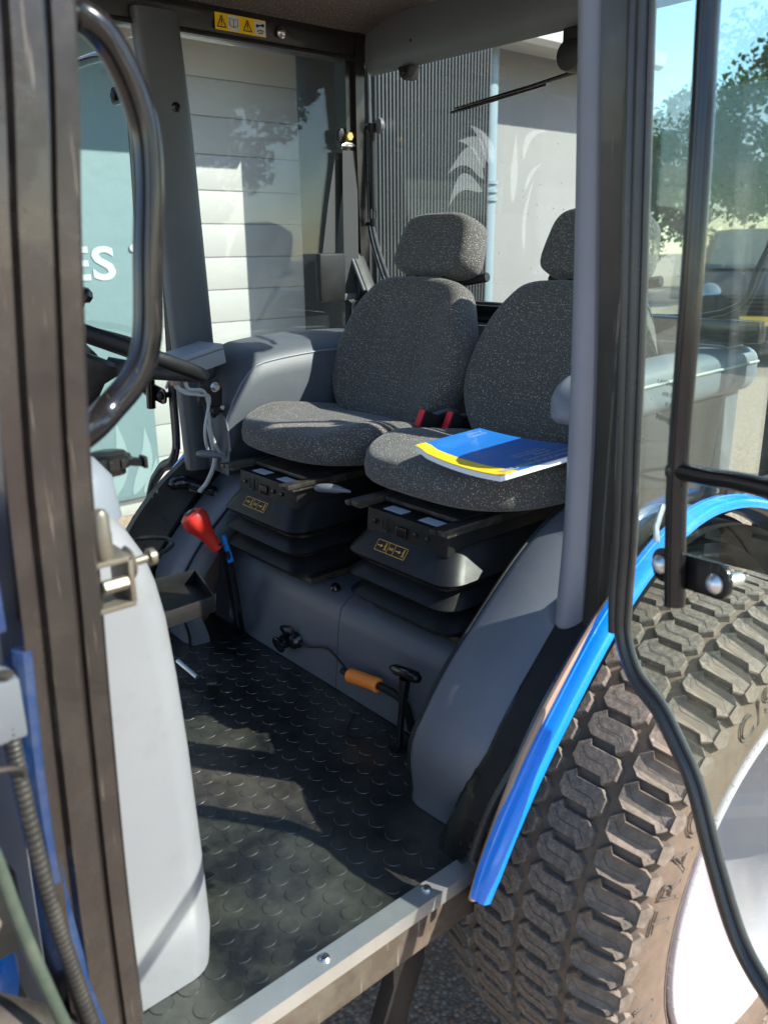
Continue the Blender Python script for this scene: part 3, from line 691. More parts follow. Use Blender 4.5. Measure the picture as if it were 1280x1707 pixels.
# ------------------------------------------------------------------ side consoles / armrest boxes
def console(mir):
    # section in (y,z) swept along x ; near coordinates
    base=[(.76,1.02),(.93,1.02),(.945,1.10),(.950,1.22),(.945,1.30),(.935,1.345),(.905,1.372),(.86,1.382),(.76,1.385)]
    rings=[]
    for k in range(25):
        t=k/24; x=1.085+.60*t
        dz=-.05*(1-t)**3*1.2-.03*t; f=1-((1-min(1,t*5))**2)*.35
        rings.append([(x,.76+(y-.76)*1.0,1.02+(z-1.02)*(f if z>1.2 else 1)+dz*(1 if z>1.1 else 0)) for y,z in base])
    m=MB().loft(rings)
    co=mirb(m,mir).build('side_console','vinyl_console',trac,'padded grey armrest console under the side window',angle=50)
    pi=MB().tube([(r[5][0],r[5][1]+.001,r[5][2]) for r in rings],.0028,8)
    pi.tube([(rings[0][j][0]-.001,rings[0][j][1],rings[0][j][2]) for j in range(1,9)],.0028,8)
    mirb(pi,mir).build('piping','vinyl_grey',co)
    # rounded front nose
    nose=pillow([(a,b) for a,b in rrect(.085,.065,.05,6)],lambda u,v:.02,lambda u,v:-.03,8,.5)
    
console(1)
# near armrest: rounded grey pad
def pad_near():
    rings=[]
    for k in range(31):
        t=k/30; x=1.150+.62*t
        e=math.sqrt(max(0,1-(1-min(1,t/.16))**2))*.99+.01; e2=math.sqrt(max(0,1-(1-min(1,(1-t)/.06))**2))*.98+.02
        hy=.055*min(e,e2)**.8; hz=.046*min(e,e2); zc=1.335+.012*t-(.02)*(1-e)
        rings.append([(x,.868+a*hy/.055,zc+b*hz/.046) for a,b in rrect(.055,.046,.03)])
    return MB().loft(rings)
na=pad_near().build('armrest','vinyl_grey',trac,'pale grey padded armrest beside the near seat',angle=60)
MB().tube([(1.19+.55*k/20,.868-.056,1.352+.010*k/20) for k in range(21)],.003,8).build('piping','cable_grey',na)
ns=MB().prism([(1.24,1.30),(1.66,1.30),(1.62,1.08),(1.30,1.08)],'y',.83,.89,.02).build('armrest_support','black_plastic',na)
# arch skirts going up from arch to window on inside (far side seen behind lever)
for mir in (0,1):
    q=MB().loft([[(1.10,.80,1.04),(1.10,.93,1.04)],[(1.66,.80,1.12),(1.66,.93,1.12)]],False,False)
    

# ------------------------------------------------------------------ cab frame
def pillar(path,sec,rot=0):
    """path of points; sec list of (dx,dy) in world axes"""
    return MB().loft([[(p[0]+a,p[1]+b,p[2]) for a,b in sec] for p in path])
for mir in (0,1):
    # B pillar metal: behind the pad
    path=smooth([(1.062,.768,2.20),(1.068,.752,1.91),(1.090,.745,1.60),(1.108,.742,1.30),(1.110,.742,1.0),(1.095,.742,.93)],6)
    sec=[(-.004,-.012),(-.004,.02),(.03,.02),(.03,-.03),(.018,-.032),(.016,-.022),(.008,-.022),(.006,-.028),(.0,-.028),(-.002,-.018)]
    bp=mirb(pillar(path,sec),mir).build('door_pillar','black_metal',trac,angle=25)
    if mir:
        pp_=smooth([(1.045,.80,2.13),(1.065,.79,1.90),(1.075,.79,1.60),(1.085,.79,1.3),(1.09,.80,1.02)],6)
        pd=MB().loft([[(p[0]+a*1.0,p[1]+b,p[2]) for a,b in [(x_*.058,y_*.026) for x_,y_ in [(math.copysign(abs(math.cos(q))**.6,math.cos(q)),math.copysign(abs(math.sin(q))**.6,math.sin(q))) for q in [2*PI*k/24 for k in range(24)]]]] for p in pp_])
        pdm=pd.mirror().build('pillar_pad','dark_pillar',trac,'dark grey padded far door pillar',angle=60)
        MB().lathe([(0,.012),(.004,.011),(.006,.007),(.002,.005),(.002,.001)],(1.075,2.005,1.925),(-.2,-1,0),16).build('pad_screw','black_gloss',pdm)
    else:
        pp_=smooth([(1.072,.80,2.10),(1.081,.79,1.92),(1.098,.79,1.70),(1.109,.79,1.517),(1.118,.79,1.30),(1.119,.79,1.12),(1.112,.79,1.0),(1.109,.79,.972),(1.108,.79,.958)],6)
        L=len(pp_)
        rr=[]
        for i,p in enumerate(pp_):
            e=1 if i<L-7 else math.sqrt(max(.02,1-((i-(L-7))/6.2)**2))
            # long axis faces the doorway diagonally
            d=Vector((.757,-.653)); n_=Vector((.653,.757))
            rr.append([(p[0]+(d.x*x_*.0275+n_.x*y_*.02)*e,p[1]+(d.y*x_*.0275+n_.y*y_*.02)*e,p[2]) for x_,y_ in [(math.copysign(abs(math.cos(q))**.75,math.cos(q)),math.copysign(abs(math.sin(q))**.75,math.sin(q))) for q in [2*PI*k/24 for k in range(24)]]])
        MB().loft(rr).build('pillar_pad','vinyl_grey',trac,'pale grey padded near door pillar',angle=60)
        # roller of door seal on pillar
        MB().tube(smooth([(1.075,.722,2.15),(1.083,.715,1.90),(1.10,.712,1.5),(1.11,.712,1.1),(1.095,.715,1.0),(1.05,.72,.93),(.96,.735,.84),(.885,.76,.72),(.855,.775,.62)],8),.008,10).build('door_seal','rubber_seal',bp)
    # rear corner post
    rp=[(1.70,.76,2.2),(1.715,.74,1.9),(1.735,.725,1.6),(1.75,.72,1.3),(1.755,.72,1.0)]
    sec=[(-.075,-.02),(-.075,.030),(-.05,.030),(-.05,.045),(-.018,.045),(-.018,-.02)]
    mirb(pillar(smooth(rp,5),sec),mir).build('rear_post','black_metal',trac,angle=25)
    # top side rail
    tr_=MB().prism([(.735,2.098),(.735,2.20),(.80,2.20),(.80,2.150),(.79,2.104),(.775,2.098)],'x',.10,1.73,.004)
    tr_.box(.1,1.70,.788,.796,2.096,2.108,.002)
    ro_=mirb(tr_,mir).build('roof_rail','black_metal',trac)
    # quarter window glass and lower rail
    y=.728
    gl=[(1.095,.985),(1.16,1.06),(1.28,1.12),(1.42,1.15),(1.70,1.15),(1.72,2.10),(1.09,2.10)]
    gm_=MB().prism(gl,'y',y-.002,y+.002)
    mirb(gm_,mir).build('quarter_glass' if 1 else '', 'quarter_glass' if not mir else 'side_glass',trac)
    lr=MB().tube(smooth([(1.10,y-.012,.985),(1.16,y-.012,1.052),(1.28,y-.012,1.112),(1.42,y-.012,1.142),(1.74,y-.012,1.142)],6),.010,8)
    mirb(lr,mir).build('quarter_rail','rubber_seal',trac)
    clp=MB().box(1.44,1.475,y-.03,y-.012,1.115,1.17,.004); mirb(clp,mir).build('rail_clip','black_plastic',trac)
# sticker on far rail and screw
stx=MB().box(1.208,1.356,CY*2-.7985,CY*2-.7975,2.114,2.152,0)
rail_far=[o for o in trac.children if o.name.startswith('roof_rail')][-1]
YS=2*CY-.8
st=MB().box(1.208,1.356,YS-.0012,YS-.0002,2.114,2.152,0).build('warning_sticker','yellow_print',rail_far)
bk=MB()
for cx in (1.226,1.301):
    for (a,b),(c,d) in (((-.012,-.012),(0,.013)),((0,.013),(.012,-.012)),((.012,-.012),(-.012,-.012))):
        bk.tube([(cx+a,YS-.0022,2.133+b),(cx+c,YS-.0022,2.133+d)],.0012,4)
    bk.box(cx-.0011,cx+.0011,YS-.003,YS-.002,2.129,2.139,0); bk.box(cx-.0011,cx+.0011,YS-.003,YS-.002,2.1245,2.1265,0)
ws=MB()
for cx in (1.2605,1.3385): ws.box(cx-.016,cx+.016,YS-.0022,YS-.0014,2.117,2.149,0)
for cx in (1.2605,):
    for sg in (-1,1): bk.tube([(cx,YS-.003,2.124),(cx+sg*.012,YS-.003,2.127),(cx+sg*.012,YS-.003,2.143),(cx,YS-.003,2.140),(cx,YS-.003,2.124)],.0008,4)
bk.tube([(1.328,YS-.003,2.137),(1.349,YS-.003,2.140)],.002,5); bk.lathe([(0,.004),(.001,.004)],(1.33,YS-.002,2.137),(0,-1,0),10); bk.lathe([(0,.004),(.001,.004)],(1.347,YS-.002,2.140),(0,-1,0),10)
bk.tube([(1.329,YS-.003,2.124),(1.336,YS-.003,2.128),(1.348,YS-.003,2.127),(1.344,YS-.003,2.121),(1.333,YS-.003,2.121)],.0012,4)
ws.split('sticker_panel','white_print',rail_far); bk.build('warning_symbols','black_print',rail_far)
MB().lathe([(0,.014),(.004,.014),(.007,.010),(.012,.008),(.014,.004),(.014,.001)],(1.404,YS,2.132),(0,-1,0),16).build('rail_screw','steel',rail_far)
# roof lining and shell
rf=MB()
ring=[]
for i in range(17):
    x=.0+1.74*i/16; row=[]
    for j in range(17):
        y=.79+1.24*j/16; edge=min(j,16-j)/3; row.append((x,y,2.162+.05*min(1,edge)**.5+.0*i))
    ring.append(row)
rf.loft(ring,False,False); rf.build('headliner','headliner_cloth',trac,'speckled brown cloth roof lining')
MB().prism([(-.10,2.215),(1.80,2.215),(1.84,2.25),(1.80,2.33),(1.4,2.37),(.3,2.37),(-.08,2.33),(-.14,2.26)],'y',.72,2.10,.02).build('roof','blue_paint',trac)
# rear header panel (grey), with rounded lower edge
hp=[(1.700,2.20),(1.690,2.15),(1.688,2.10),(1.695,2.073),(1.712,2.062),(1.73,2.07),(1.735,2.20)]
MB().prism([(a,b) for a,b in hp],'y',.80,2.02).build('rear_header','header_grey',trac,angle=50)
hd=MB().lathe([(0,.004),(.002,.003),(.003,.001)],(1.688,1.83,2.12),(-1,0,0),10).build('header_clip','black_plastic',trac)
MB().box(1.70,1.735,.80,2.02,1.40,1.445,.006).build('rear_window_sill','black_gloss',trac)
# rear window
rwn=MB().prism([(y_,z_) for y_,z_ in ((.86,1.44),(2.0,1.455),(2.05,1.60),(2.065,2.10),(.80,2.10),(.80,1.6))],'x',1.742,1.747).build('rear_window','rear_glass',trac,'tilting rear window with a leafy banner reflection painted on')
fr=MB().tube(smooth([(1.737,2.067,2.1),(1.737,2.062,1.75),(1.737,2.05,1.64),(1.737,1.985,1.505),(1.737,1.94,1.452),(1.737,1.6,1.446),(1.737,.95,1.446),(1.737,.83,1.56),(1.737,.80,1.75),(1.737,.79,2.1)],6),.007,8)
fr.tube(smooth([(1.737,2.083,2.1),(1.737,2.078,1.75),(1.737,2.066,1.63),(1.737,2.0,1.49),(1.737,1.955,1.436)],6),.005,8)
fr.build('window_seal','rust_edge' if 0 else 'rubber_seal',rwn)
# banner reflection painted on the glass as pale leaves
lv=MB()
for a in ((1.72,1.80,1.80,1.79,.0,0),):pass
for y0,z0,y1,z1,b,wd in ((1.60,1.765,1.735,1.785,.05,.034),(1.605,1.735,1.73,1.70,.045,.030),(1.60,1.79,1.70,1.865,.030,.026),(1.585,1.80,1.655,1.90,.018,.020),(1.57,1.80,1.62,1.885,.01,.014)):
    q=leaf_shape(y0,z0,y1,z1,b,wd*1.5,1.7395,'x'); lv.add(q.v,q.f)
lv.build('leaf_motif','leaf_reflection',rwn)
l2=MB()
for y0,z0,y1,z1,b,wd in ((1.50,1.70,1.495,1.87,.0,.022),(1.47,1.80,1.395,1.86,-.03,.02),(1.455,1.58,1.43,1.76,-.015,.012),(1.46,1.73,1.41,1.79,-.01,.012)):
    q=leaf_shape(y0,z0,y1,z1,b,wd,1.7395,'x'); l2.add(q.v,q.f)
l2.build('leaf_motif','leaf_reflection',rwn)
# gas struts
for mir in (0,1):
    s_=MB().tube([(1.712,2.022,1.925),(1.712,2.020,1.72)],.0085,12); s_.tube([(1.712,2.020,1.72),(1.712,2.020,1.705)],.0095,12); s_.tube([(1.712,2.020,1.71),(1.712,2.020,1.665)],.0035,8)
    s_.cyl((1.712,2.022,1.94),(1.712,2.022,1.915),.012); s_.cyl((1.712,2.075,1.664),(1.712,2.012,1.664),.006); s_.cyl((1.712,2.02,1.678),(1.712,2.02,1.655),.010)
    s_.tube([(1.712,2.045,1.930),(1.712,2.018,1.932)],.010,10)
    if not mir: s_.mirror()
    g_=s_.build('gas_strut','black_plastic',trac)
    d_=MB().lathe([(0,.012),(.003,.021),(.012,.022),(.016,.018),(.02,.012),(.02,.001)],(1.716,2.004,1.932),(1,-.2,0),24)
    if not mir: d_.mirror()
    d_.build('strut_disc','knob_grey',g_)
# wiper
wp=MB().tube([(1.728,1.30,1.978),(1.728,1.45,1.963),(1.728,1.70,1.943)],[.006,.0045,.003],8); wp.tube([(1.732,1.40,1.962),(1.733,1.62,1.944),(1.733,1.72,1.936)],[.004,.005,.003],6)
wm=MB().lathe([(0,.01),(.004,.03),(.03,.035),(.05,.032),(.054,.02),(.054,.001)],(1.715,1.29,2.0),(-1,0,0),24).box(1.68,1.72,1.26,1.32,2.0,2.06,.006)
wmo=wm.build('wiper_motor','black_plastic',trac); wp.build('wiper_arm','black_gloss',wmo)
lamp=MB().prism([(1.835,2.065),(1.885,2.065),(1.875,2.040),(1.865,2.030),(1.845,2.032)],'x',1.69,1.73,.004).lathe([(0,.009),(.006,.008),(.007,.001)],(1.69,1.86,2.048),(-1,0,0),14).build('header_lamp','black_plastic',trac)
# speaker panel in far rear corner
spk=MB().prism([(2.10,1.40),(2.10,1.60),(2.06,1.585),(1.985,1.46),(1.97,1.40)],'x',1.66,1.70,.006).build('speaker_panel','black_plastic',trac)
MB().lathe([(0,.034),(.004,.036),(.008,.032),(.004,.026),(.002,.01),(.004,.001)],(1.66,2.055,1.475),(-1,0,0),24).build('speaker_cone','rubber_black',spk)
MB().tube([(1.655,2.078,1.60),(1.655,2.0,1.47)],.006,8).build('panel_edge','knob_grey',spk)
# seat belt (far)
bt=MB()
def ribbon(path,w,th=.0016,dirv=(1,0,0)):
    d=Vector(dirv).normalized(); rings=[]
    for i,p in enumerate(path):
        p=Vector(p); tg=(Vector(path[min(i+1,len(path)-1)])-Vector(path[max(0,i-1)])).normalized(); n_=tg.cross(d).normalized()
        rings.append([p+d*w/2+n_*th/2,p-d*w/2+n_*th/2,p-d*w/2-n_*th/2,p+d*w/2-n_*th/2])
    return MB().loft(rings)
b1=ribbon(smooth([(1.651,2.050,1.865),(1.650,2.052,1.75),(1.649,2.052,1.6),(1.648,2.052,1.46),(1.648,2.052,1.36)],6),.048,.0018,(1,-.25,0))
belt=b1.build('seat_belt','webbing',trac,'dark seat belt hanging from the far rear post')
ribbon([(1.640,2.075,1.86),(1.61,2.078,1.72),(1.585,2.08,1.58)],.046,.0016,(1,0,0)).build('belt_return','webbing',belt)
MB().box(-.048,.048,-.014,.014,-.07,.07,.008,Tm((1.575,2.06,1.51),0,0,0)).build('belt_retractor','black_plastic',belt)
tg=MB().box(-.034,.034,-.004,.004,-.010,.010,.003,Tm((1.650,2.045,1.452),0,0,-10)).build('belt_tongue_bar','knob_grey',belt)
t2=MB().prism([(-.026,.0),(.026,.0),(.014,-.014),(.013,-.055),(-.013,-.055),(-.014,-.014)],'y',-.0015,.0015,.0008,Tm((1.652,2.038,1.444),0,0,-10)).build('belt_tongue','steel',belt)
MB().prism([(-.005,-.022),(.005,-.022),(.005,-.042),(-.005,-.042)],'y',-.003,-.0018,0,Tm((1.652,2.038,1.444),0,0,-10)).build('tongue_slot','dark_recess',belt)
an=MB().tube([(1.622,2.05,1.868),(1.620,2.045,1.878),(1.635,2.045,1.884),(1.665,2.045,1.880),(1.675,2.045,1.866),(1.668,2.045,1.856)],.0022,6).box(1.63,1.665,2.045,2.06,1.874,1.886,.003)
an.build('belt_loop','steel',belt)
MB().cyl((1.644,2.06,1.902),(1.644,2.038,1.902),.0135,n=6).build('belt_bolt','bronze_bolt',belt)
MB().box(1.615,1.672,2.055,2.075,1.885,1.925,.012).build('anchor_plate','black_plastic',belt)

# ------------------------------------------------------------------ doors (open at right angles)
def door(mir,ang):
    HX,HY=(1.10 if mir else 1.03),.69; X=HX
    DM=Matrix.Translation((HX,HY,0))@Matrix.Rotation(R(-ang),4,'Z')@Matrix.Translation((-HX,-HY,0))
    def fin(mb):
        mb.xf(DM)
        return mb.mirror() if mir else mb
    U=lambda u:HY-u
    O=-.115 if mir else 0
    ed=[(.0,2.12),(.014,1.89),(.044,1.527),(.060,1.30),(.067,1.19),(.068,1.10),(.074,1.04),(.108,.991),(.164,.966),(.206,.932),(.247,.891),(.294,.808),(.35,.726),(.404,.690),(.47,.672),(.56,.668),(.86,.668)]
    e3=smooth([(X,U(a),b) for a,b in ed],6)
    gl=[(p.y,p.z) for p in e3]+[(U(.86),2.12)]
    d_=fin(MB().prism(gl,'x',X-.0025,X+.0025)).build('cab_door','door_glass',trac,'open near glass door with black tube handle' if not mir else 'far glass door swung open with black tube handle')
    def edge(off,dx=0):
        path=[]
        for i,p in enumerate(e3):
            a=e3[max(i-1,0)]; b=e3[min(i+1,len(e3)-1)]; t_=(b-a).normalized(); path.append(p+Vector((0,-t_.z,t_.y))*off+Vector((dx,0,0)))
        return path
    wf=lambda i:1.0
    sl=MB().tube(edge(0,-.004),.0095,12); sl.tube(edge(.0125,-.002),.0055,8); sl.tube(edge(-.0125,-.001),.005,8)
    fin(sl).build('door_edge_seal','rubber_seal',d_)
    fin(MB().tube(smooth([(X-.006,U(a-.016),b) for a,b in ed[:7]],6),.009,12)).build('door_edge_bead','rubber_seal',d_)
    hx=X-.050
    top=[(hx,U(.50+O),2.085),(hx,U(.32+O),2.08),(hx,U(.22+O),2.05),(hx,U(.182+O),1.97),(hx,U(.180+O),1.86),(hx,U(.190+O),1.70),(hx,U(.198+O),1.536),(hx,U(.206+O),1.325),(hx,U(.224+O),1.160)]
    fin(MB().tube(smooth(top,8),.0130,20)).build('grab_bar','black_gloss',d_)
    cb=MB().tube(smooth([(hx,U(.206+O),1.333),(hx,U(.26+O),1.338),(hx,U(.344+O),1.347),(hx,U(.6+O),1.36),(hx,U(.8+O),1.36)],5),.0112,18)
    cb.lathe([(0,.0138),(.006,.0148),(.010,.0125)],(hx,U(.198+O),1.333),(0,-1,0),18)
    fin(cb).build('cross_bar','black_gloss',d_)
    def plate(c,an,L,H):
        M_=Matrix.Translation((hx+.016,U(c[0]+O),c[1]))@Matrix.Rotation(R(an),4,'X')
        return MB().prism(rrect(L/2,H/2,H*.42,6),'x',-.0035,.0035,.001,M_)
    fin(plate((.228,1.204),-8,.135,.045)).build('bar_bracket','black_gloss',d_)
    fin(MB().tube([(hx+.018,U(.160+O),1.222),(hx+.022,U(.152+O),1.24),(X-.005,U(.135+O),1.262)],.004,6)).build('bar_bracket','galvanised',d_)
    b2=MB()
    for u,zz in ((.180,1.199),(.276,1.208)): b2.lathe([(0,.0125),(.003,.0125),(.007,.0095),(.011,.005),(.012,.001)],(hx+.011,U(u+O),zz),(-1,0,0),18); b2.cyl((hx+.02,U(u+O),zz),(X,U(u+O),zz),.008)
    fin(b2).split('bracket_bolt','galvanised' if not mir else 'black_plastic',d_)
    fin(plate((.235,1.985),0,.15,.044)).build('bar_bracket','black_gloss',d_)
    b4=MB().lathe([(0,.012),(.003,.012),(.007,.008),(.009,.001)],(hx+.010,U(.285+O),1.985),(-1,0,0),18).cyl((hx+.02,U(.285+O),1.985),(X,U(.285+O),1.985),.008)
    fin(b4).build('bracket_bolt','black_plastic',d_)
    if not mir:
        tx=MB()
        for body,z,s_ in (('LAMINATED',1.425,.009),('43R-001',1.410,.008),('E11',1.397,.008),('Pilkington',1.378,.011)):
            q=text_mb(body,s_,.0001); q.xf(Matrix.Translation((X-.0032,U(.125),z))@Matrix(((0,0,-1,0),(-1,0,0,0),(0,1,0,0),(0,0,0,1)))); tx.add(q.v,q.f)
        fin(tx).build('glass_marking','black_print',d_)
door(0,18.4); door(1,2)

# ------------------------------------------------------------------ A pillar (near), handle, striker
ap=smooth([(.330,.75,2.15),(.318,.75,1.80),(.300,.75,1.607),(.285,.75,1.42),(.279,.75,1.27),(.274,.75,1.139),(.268,.75,.90),(.268,.75,.60)],8)
sec=[(0,-.004),(-.004,-.008),(-.022,-.010),(-.024,-.003),(-.028,-.003),(-.030,-.012),(-.056,-.016),(-.060,-.008),(-.066,-.008),(-.069,-.018),(-.079,-.018),(-.082,.0),(-.082,.045),(0,.045)]
MB().loft([[(p.x+a*1.02,p.y+b,p.z) for a,b in sec] for p in ap]).build('front_pillar','pillar_paint',trac,'brown black front door pillar nearest the viewer',angle=28)
# far A pillar
MB().loft([[(p.x+a*1.02,2*CY-p.y-b,p.z) for a,b in sec] for p in ap]).build('front_pillar','black_metal',trac,angle=28)
hd_=smooth([(.300,.79,1.800),(.345,.835,1.808),(.376,.84,1.797),(.399,.84,1.764),(.4135,.84,1.718),(.414,.84,1.666),(.405,.84,1.59),(.396,.84,1.511),(.378,.84,1.470),(.345,.838,1.440),(.318,.82,1.428),(.285,.785,1.425)],8)
MB().tube(hd_,.0155,24).build('grab_handle','black_gloss',trac,'bent black tube grab handle on the front pillar')
MB().cyl((.30,.80,1.765),(.385,.90,1.772),.008,.008).build('cream_bar','paper_white',trac) if 0 else None
# striker latch on the A pillar
lt=MB().box(.268,.312,.742,.79,1.258,1.264,.002).box(.307,.313,.742,.79,1.262,1.312,.002).box(.268,.313,.742,.79,1.306,1.312,.002)
lt.lathe([(0,.0075),(.006,.0095),(.028,.0095),(.030,.0088),(.046,.0088),(.051,.006),(.053,.001)],(.288,.752,1.310),(0,0,1),16)
lt.lathe([(0,.0045),(.028,.0045),(.030,.009),(.036,.009),(.037,.001)],(.308,.762,1.296),(1,0,.05),16)
lt.lathe([(0,.015),(.003,.018),(.006,.015),(.007,.001)],(.312,.760,1.298),(1,0,0),20)
lt.cyl((.28,.745,1.285),(.306,.745,1.285),.007,n=6)
lt.build('door_striker','zinc_dull',trac)
# windscreen side: rear of dash etc. far A region
# ------------------------------------------------------------------ pale tank by the front pillar
tk=[]
lev=[(.600,.438,.885,1.25),(.66,.444,.884,1.26),(.80,.441,.884,1.26),(.96,.436,.885,1.26),(1.07,.430,.886,1.26),(1.15,.424,.888,1.26),(1.20,.416,.890,1.26),(1.24,.405,.893,1.25),(1.275,.388,.90,1.24),(1.30,.368,.912,1.23),(1.315,.34,.93,1.20),(1.322,.29,.955,1.16)]
for z,x1,y0,y1 in lev:
    x0=.02; cxx,cyy=(x0+x1)/2,(y0+y1)/2; tk.append([(cxx+a,cyy+b,z) for a,b in rrect((x1-x0)/2,(y1-y0)/2,.045,6)])
tank=MB().loft(tk).build('fuel_tank','tank_plastic',trac,'pale grey plastic tank beside the front pillar',angle=60)
up=MB().loft([[(.25+a,1.10+b,z) for a,b in rrect(hx,hy,.05,6)] for z,hx,hy in ((1.28,.155,.16),(1.33,.150,.155),(1.352,.135,.145),(1.362,.11,.125),(1.365,.07,.08))])
up.build('tank_top','vinyl_grey',tank,angle=60)
cp=MB(); c0=(.412,1.02,1.322)
cp.lathe([(0,.020),(.008,.020),(.009,.026),(.024,.026),(.028,.022),(.029,.001)],c0,(0,0,1),14)
for k in range(10): a=2*PI*k/10; cp.box(c0[0]+.026*math.cos(a)-.003,c0[0]+.026*math.cos(a)+.003,c0[1]+.026*math.sin(a)-.003,c0[1]+.026*math.sin(a)+.003,c0[2]+.01,c0[2]+.023,.001)
cp.tube([(c0[0]+.02,c0[1]-.01,c0[2]+.015),(c0[0]+.036,c0[1]-.022,c0[2]+.013)],.006,8,flat=1.6); cp.box(c0[0]+.034,c0[0]+.039,c0[1]-.032,c0[1]-.014,c0[2]+.006,c0[2]+.022,.002)
cp.build('tank_cap','black_gloss',tank)
# dash body behind the tank, wheel column
dash=MB().prism([(-.10,.60),(.20,.60),(.22,.95),(.26,1.18),(.22,1.28),(.0,1.30),(-.1,1.25)],'y',1.30,1.90,.02).build('dashboard','vinyl_slate',trac)
# steering wheel
SC=Vector((.66,1.655,1.405)); tl=Vector((.42,0,.907)).normalized()
SC=Vector((.668,1.63,1.428)); axn=Vector((.40,-.05,.915)).normalized()
a_=axn.cross(Vector((0,1,0))).normalized(); b_=axn.cross(a_)
RW=.207
swh=MB().tube([SC+(a_*math.cos(2*PI*k/64)+b_*math.sin(2*PI*k/64))*RW for k in range(65)],.0145,16,caps=False)
swo=swh.build('steering_wheel','black_plastic',trac,'black steering wheel seen behind the grab handle')
hub=MB().lathe([(-.09,.030),(-.05,.034),(-.03,.05),(-.012,.054),(-.004,.048),(-.002,.001)],SC-axn*.03,axn,28)
for q in (25,145,265):
    d=a_*math.cos(R(q))+b_*math.sin(R(q)); hub.tube([SC-axn*.045+d*.03,SC-axn*.03+d*.10,SC-axn*.004+d*(RW-.005)],[.020,.016,.013],12)
hub.build('wheel_hub','rubber_black',swo)
MB().tube([SC-axn*.10,SC-axn*.45-Vector((.1,0,0))],.04,16).build('steering_column','black_plastic',swo)
MB().lathe([(-.025,.006),(0,.006),(.004,.014),(.014,.017),(.024,.013),(.029,.004)],SC-axn*0+a_*(RW*.0)+Vector((-.035,-.02,.075)),axn,16).build('shift_knob','black_gloss',swo)
# grey junction box with cables on the far pillar
gb=MB().prism([(.94,1.268),(1.115,1.318),(1.115,1.368),(1.035,1.385),(.94,1.345)],'y',1.93,2.03,.004)
gb=MB().box(-.085,.085,-.05,.05,-.026,.026,.004,Tm((1.018,1.945,1.325),0,-10,8))
gbo=gb.build('junction_box','grey_box',trac,'small pale grey box with cables on the far pillar')
MB().box(-.0862,.0862,-.0512,.0512,-.0015,.0015,.0,Tm((1.017,1.945,1.338),0,-10,8)).build('box_seam','knob_grey',gbo)
cb=MB().tube(smooth([(.955,1.90,1.285),(.965,1.90,1.265),(1.0,1.90,1.250),(1.05,1.91,1.248),(1.065,1.92,1.22),(1.06,1.93,1.15),(1.075,1.94,1.06),(1.055,1.95,1.00),(1.03,1.96,.97)],6),.0062,8)
cb.tube(smooth([(.985,1.90,1.29),(.99,1.895,1.262),(1.03,1.895,1.252),(1.045,1.90,1.215),(1.045,1.90,1.15),(1.07,1.90,1.085),(1.13,1.92,1.07),(1.17,1.95,1.10),(1.22,1.99,1.125)],6),.0048,8)
cb.tube(smooth([(.955,1.90,1.285),(.975,1.892,1.255),(1.02,1.89,1.243),(1.05,1.90,1.23),(1.03,1.90,1.15),(1.04,1.905,1.09),(1.08,1.91,1.075),(1.10,1.93,1.03)],6),.004,8)
cb.build('grey_cables','cable_grey',gbo)
MB().cyl((.955,1.90,1.30),(.957,1.90,1.275),.012,n=8).cyl((.985,1.90,1.305),(.986,1.90,1.28),.009,n=8).split('cable_gland','rust_edge',gbo)
bkt=MB().prism([(1.03,1.27),(1.075,1.285),(1.09,1.25),(1.085,1.19),(1.06,1.175),(1.04,1.21),(1.02,1.225)],'y',1.90,1.915,.004); bkt.cyl((1.055,1.90,1.2),(1.055,1.875,1.2),.010)
bko=bkt.build('clamp_bracket','black_plastic',trac)
MB().cyl((1.066,1.90,1.258),(1.066,1.885,1.258),.010,n=6).lathe([(0,.014),(.003,.013)],(1.066,1.899,1.258),(0,-1,0),16).cyl((1.075,1.90,1.205),(1.075,1.88,1.205),.007,n=6).split('bracket_bolt','steel',bko)

# ------------------------------------------------------------------ levers
g=MB().tube(smooth([(1.034,1.817,.60),(1.0,1.770,.655),(1.0,1.776,.721),(.975,1.749,.837),(.955,1.742,.90)],6),.008,10)
g.tube(smooth([(1.045,1.80,.60),(1.012,1.755,.68),(1.0,1.745,.76),(.985,1.735,.84),(.975,1.735,.875)],6),.006,10)
g.box(1.0,1.05,1.78,1.86,.598,.606,.002)
gl_=g.build('gear_lever','black_gloss',trac)
kb=MB(); ax=Vector((-.45,.28,.85)).normalized(); 
kb.lathe([(0,.009),(.004,.0145),(.035,.0165),(.062,.024),(.082,.032),(.098,.034),(.112,.030),(.119,.019),(.120,.001)],Vector((.958,1.745,.880)),ax,28)
kb.build('red_knob','red_plastic',gl_)
kt=Vector((.958,1.745,.880))+ax*.1215
u=ax.cross(Vector((0,1,0))).normalized(); vv=ax.cross(u)
MB().add([kt+u*a+vv*b for a,b in rrect(.013,.017,.004,2)],[tuple(range(12))]).build('shift_pattern','black_print',gl_)
sp_=MB()
for a in (-.007,0,.007): sp_.tube([kt+ax*.0006+vv*a-u*.006,kt+ax*.0006+vv*a+u*.006],.0006,4)
sp_.tube([kt+ax*.0006-vv*.007,kt+ax*.0006+vv*.007],.0006,4); sp_.build('pattern_lines','white_print',gl_)
MB().tube([(.985,1.735,.845),(.972,1.742,.915)],[.0085,.0065],10).build('blue_grip','blue_knob',gl_)
hl=MB().tube(smooth([(1.15,1.86,.935),(1.10,1.93,.95),(1.05,1.99,.965),(1.03,2.01,.97)],5),.0085,10)
hlo=hl.build('position_lever','vinyl_slate',trac)
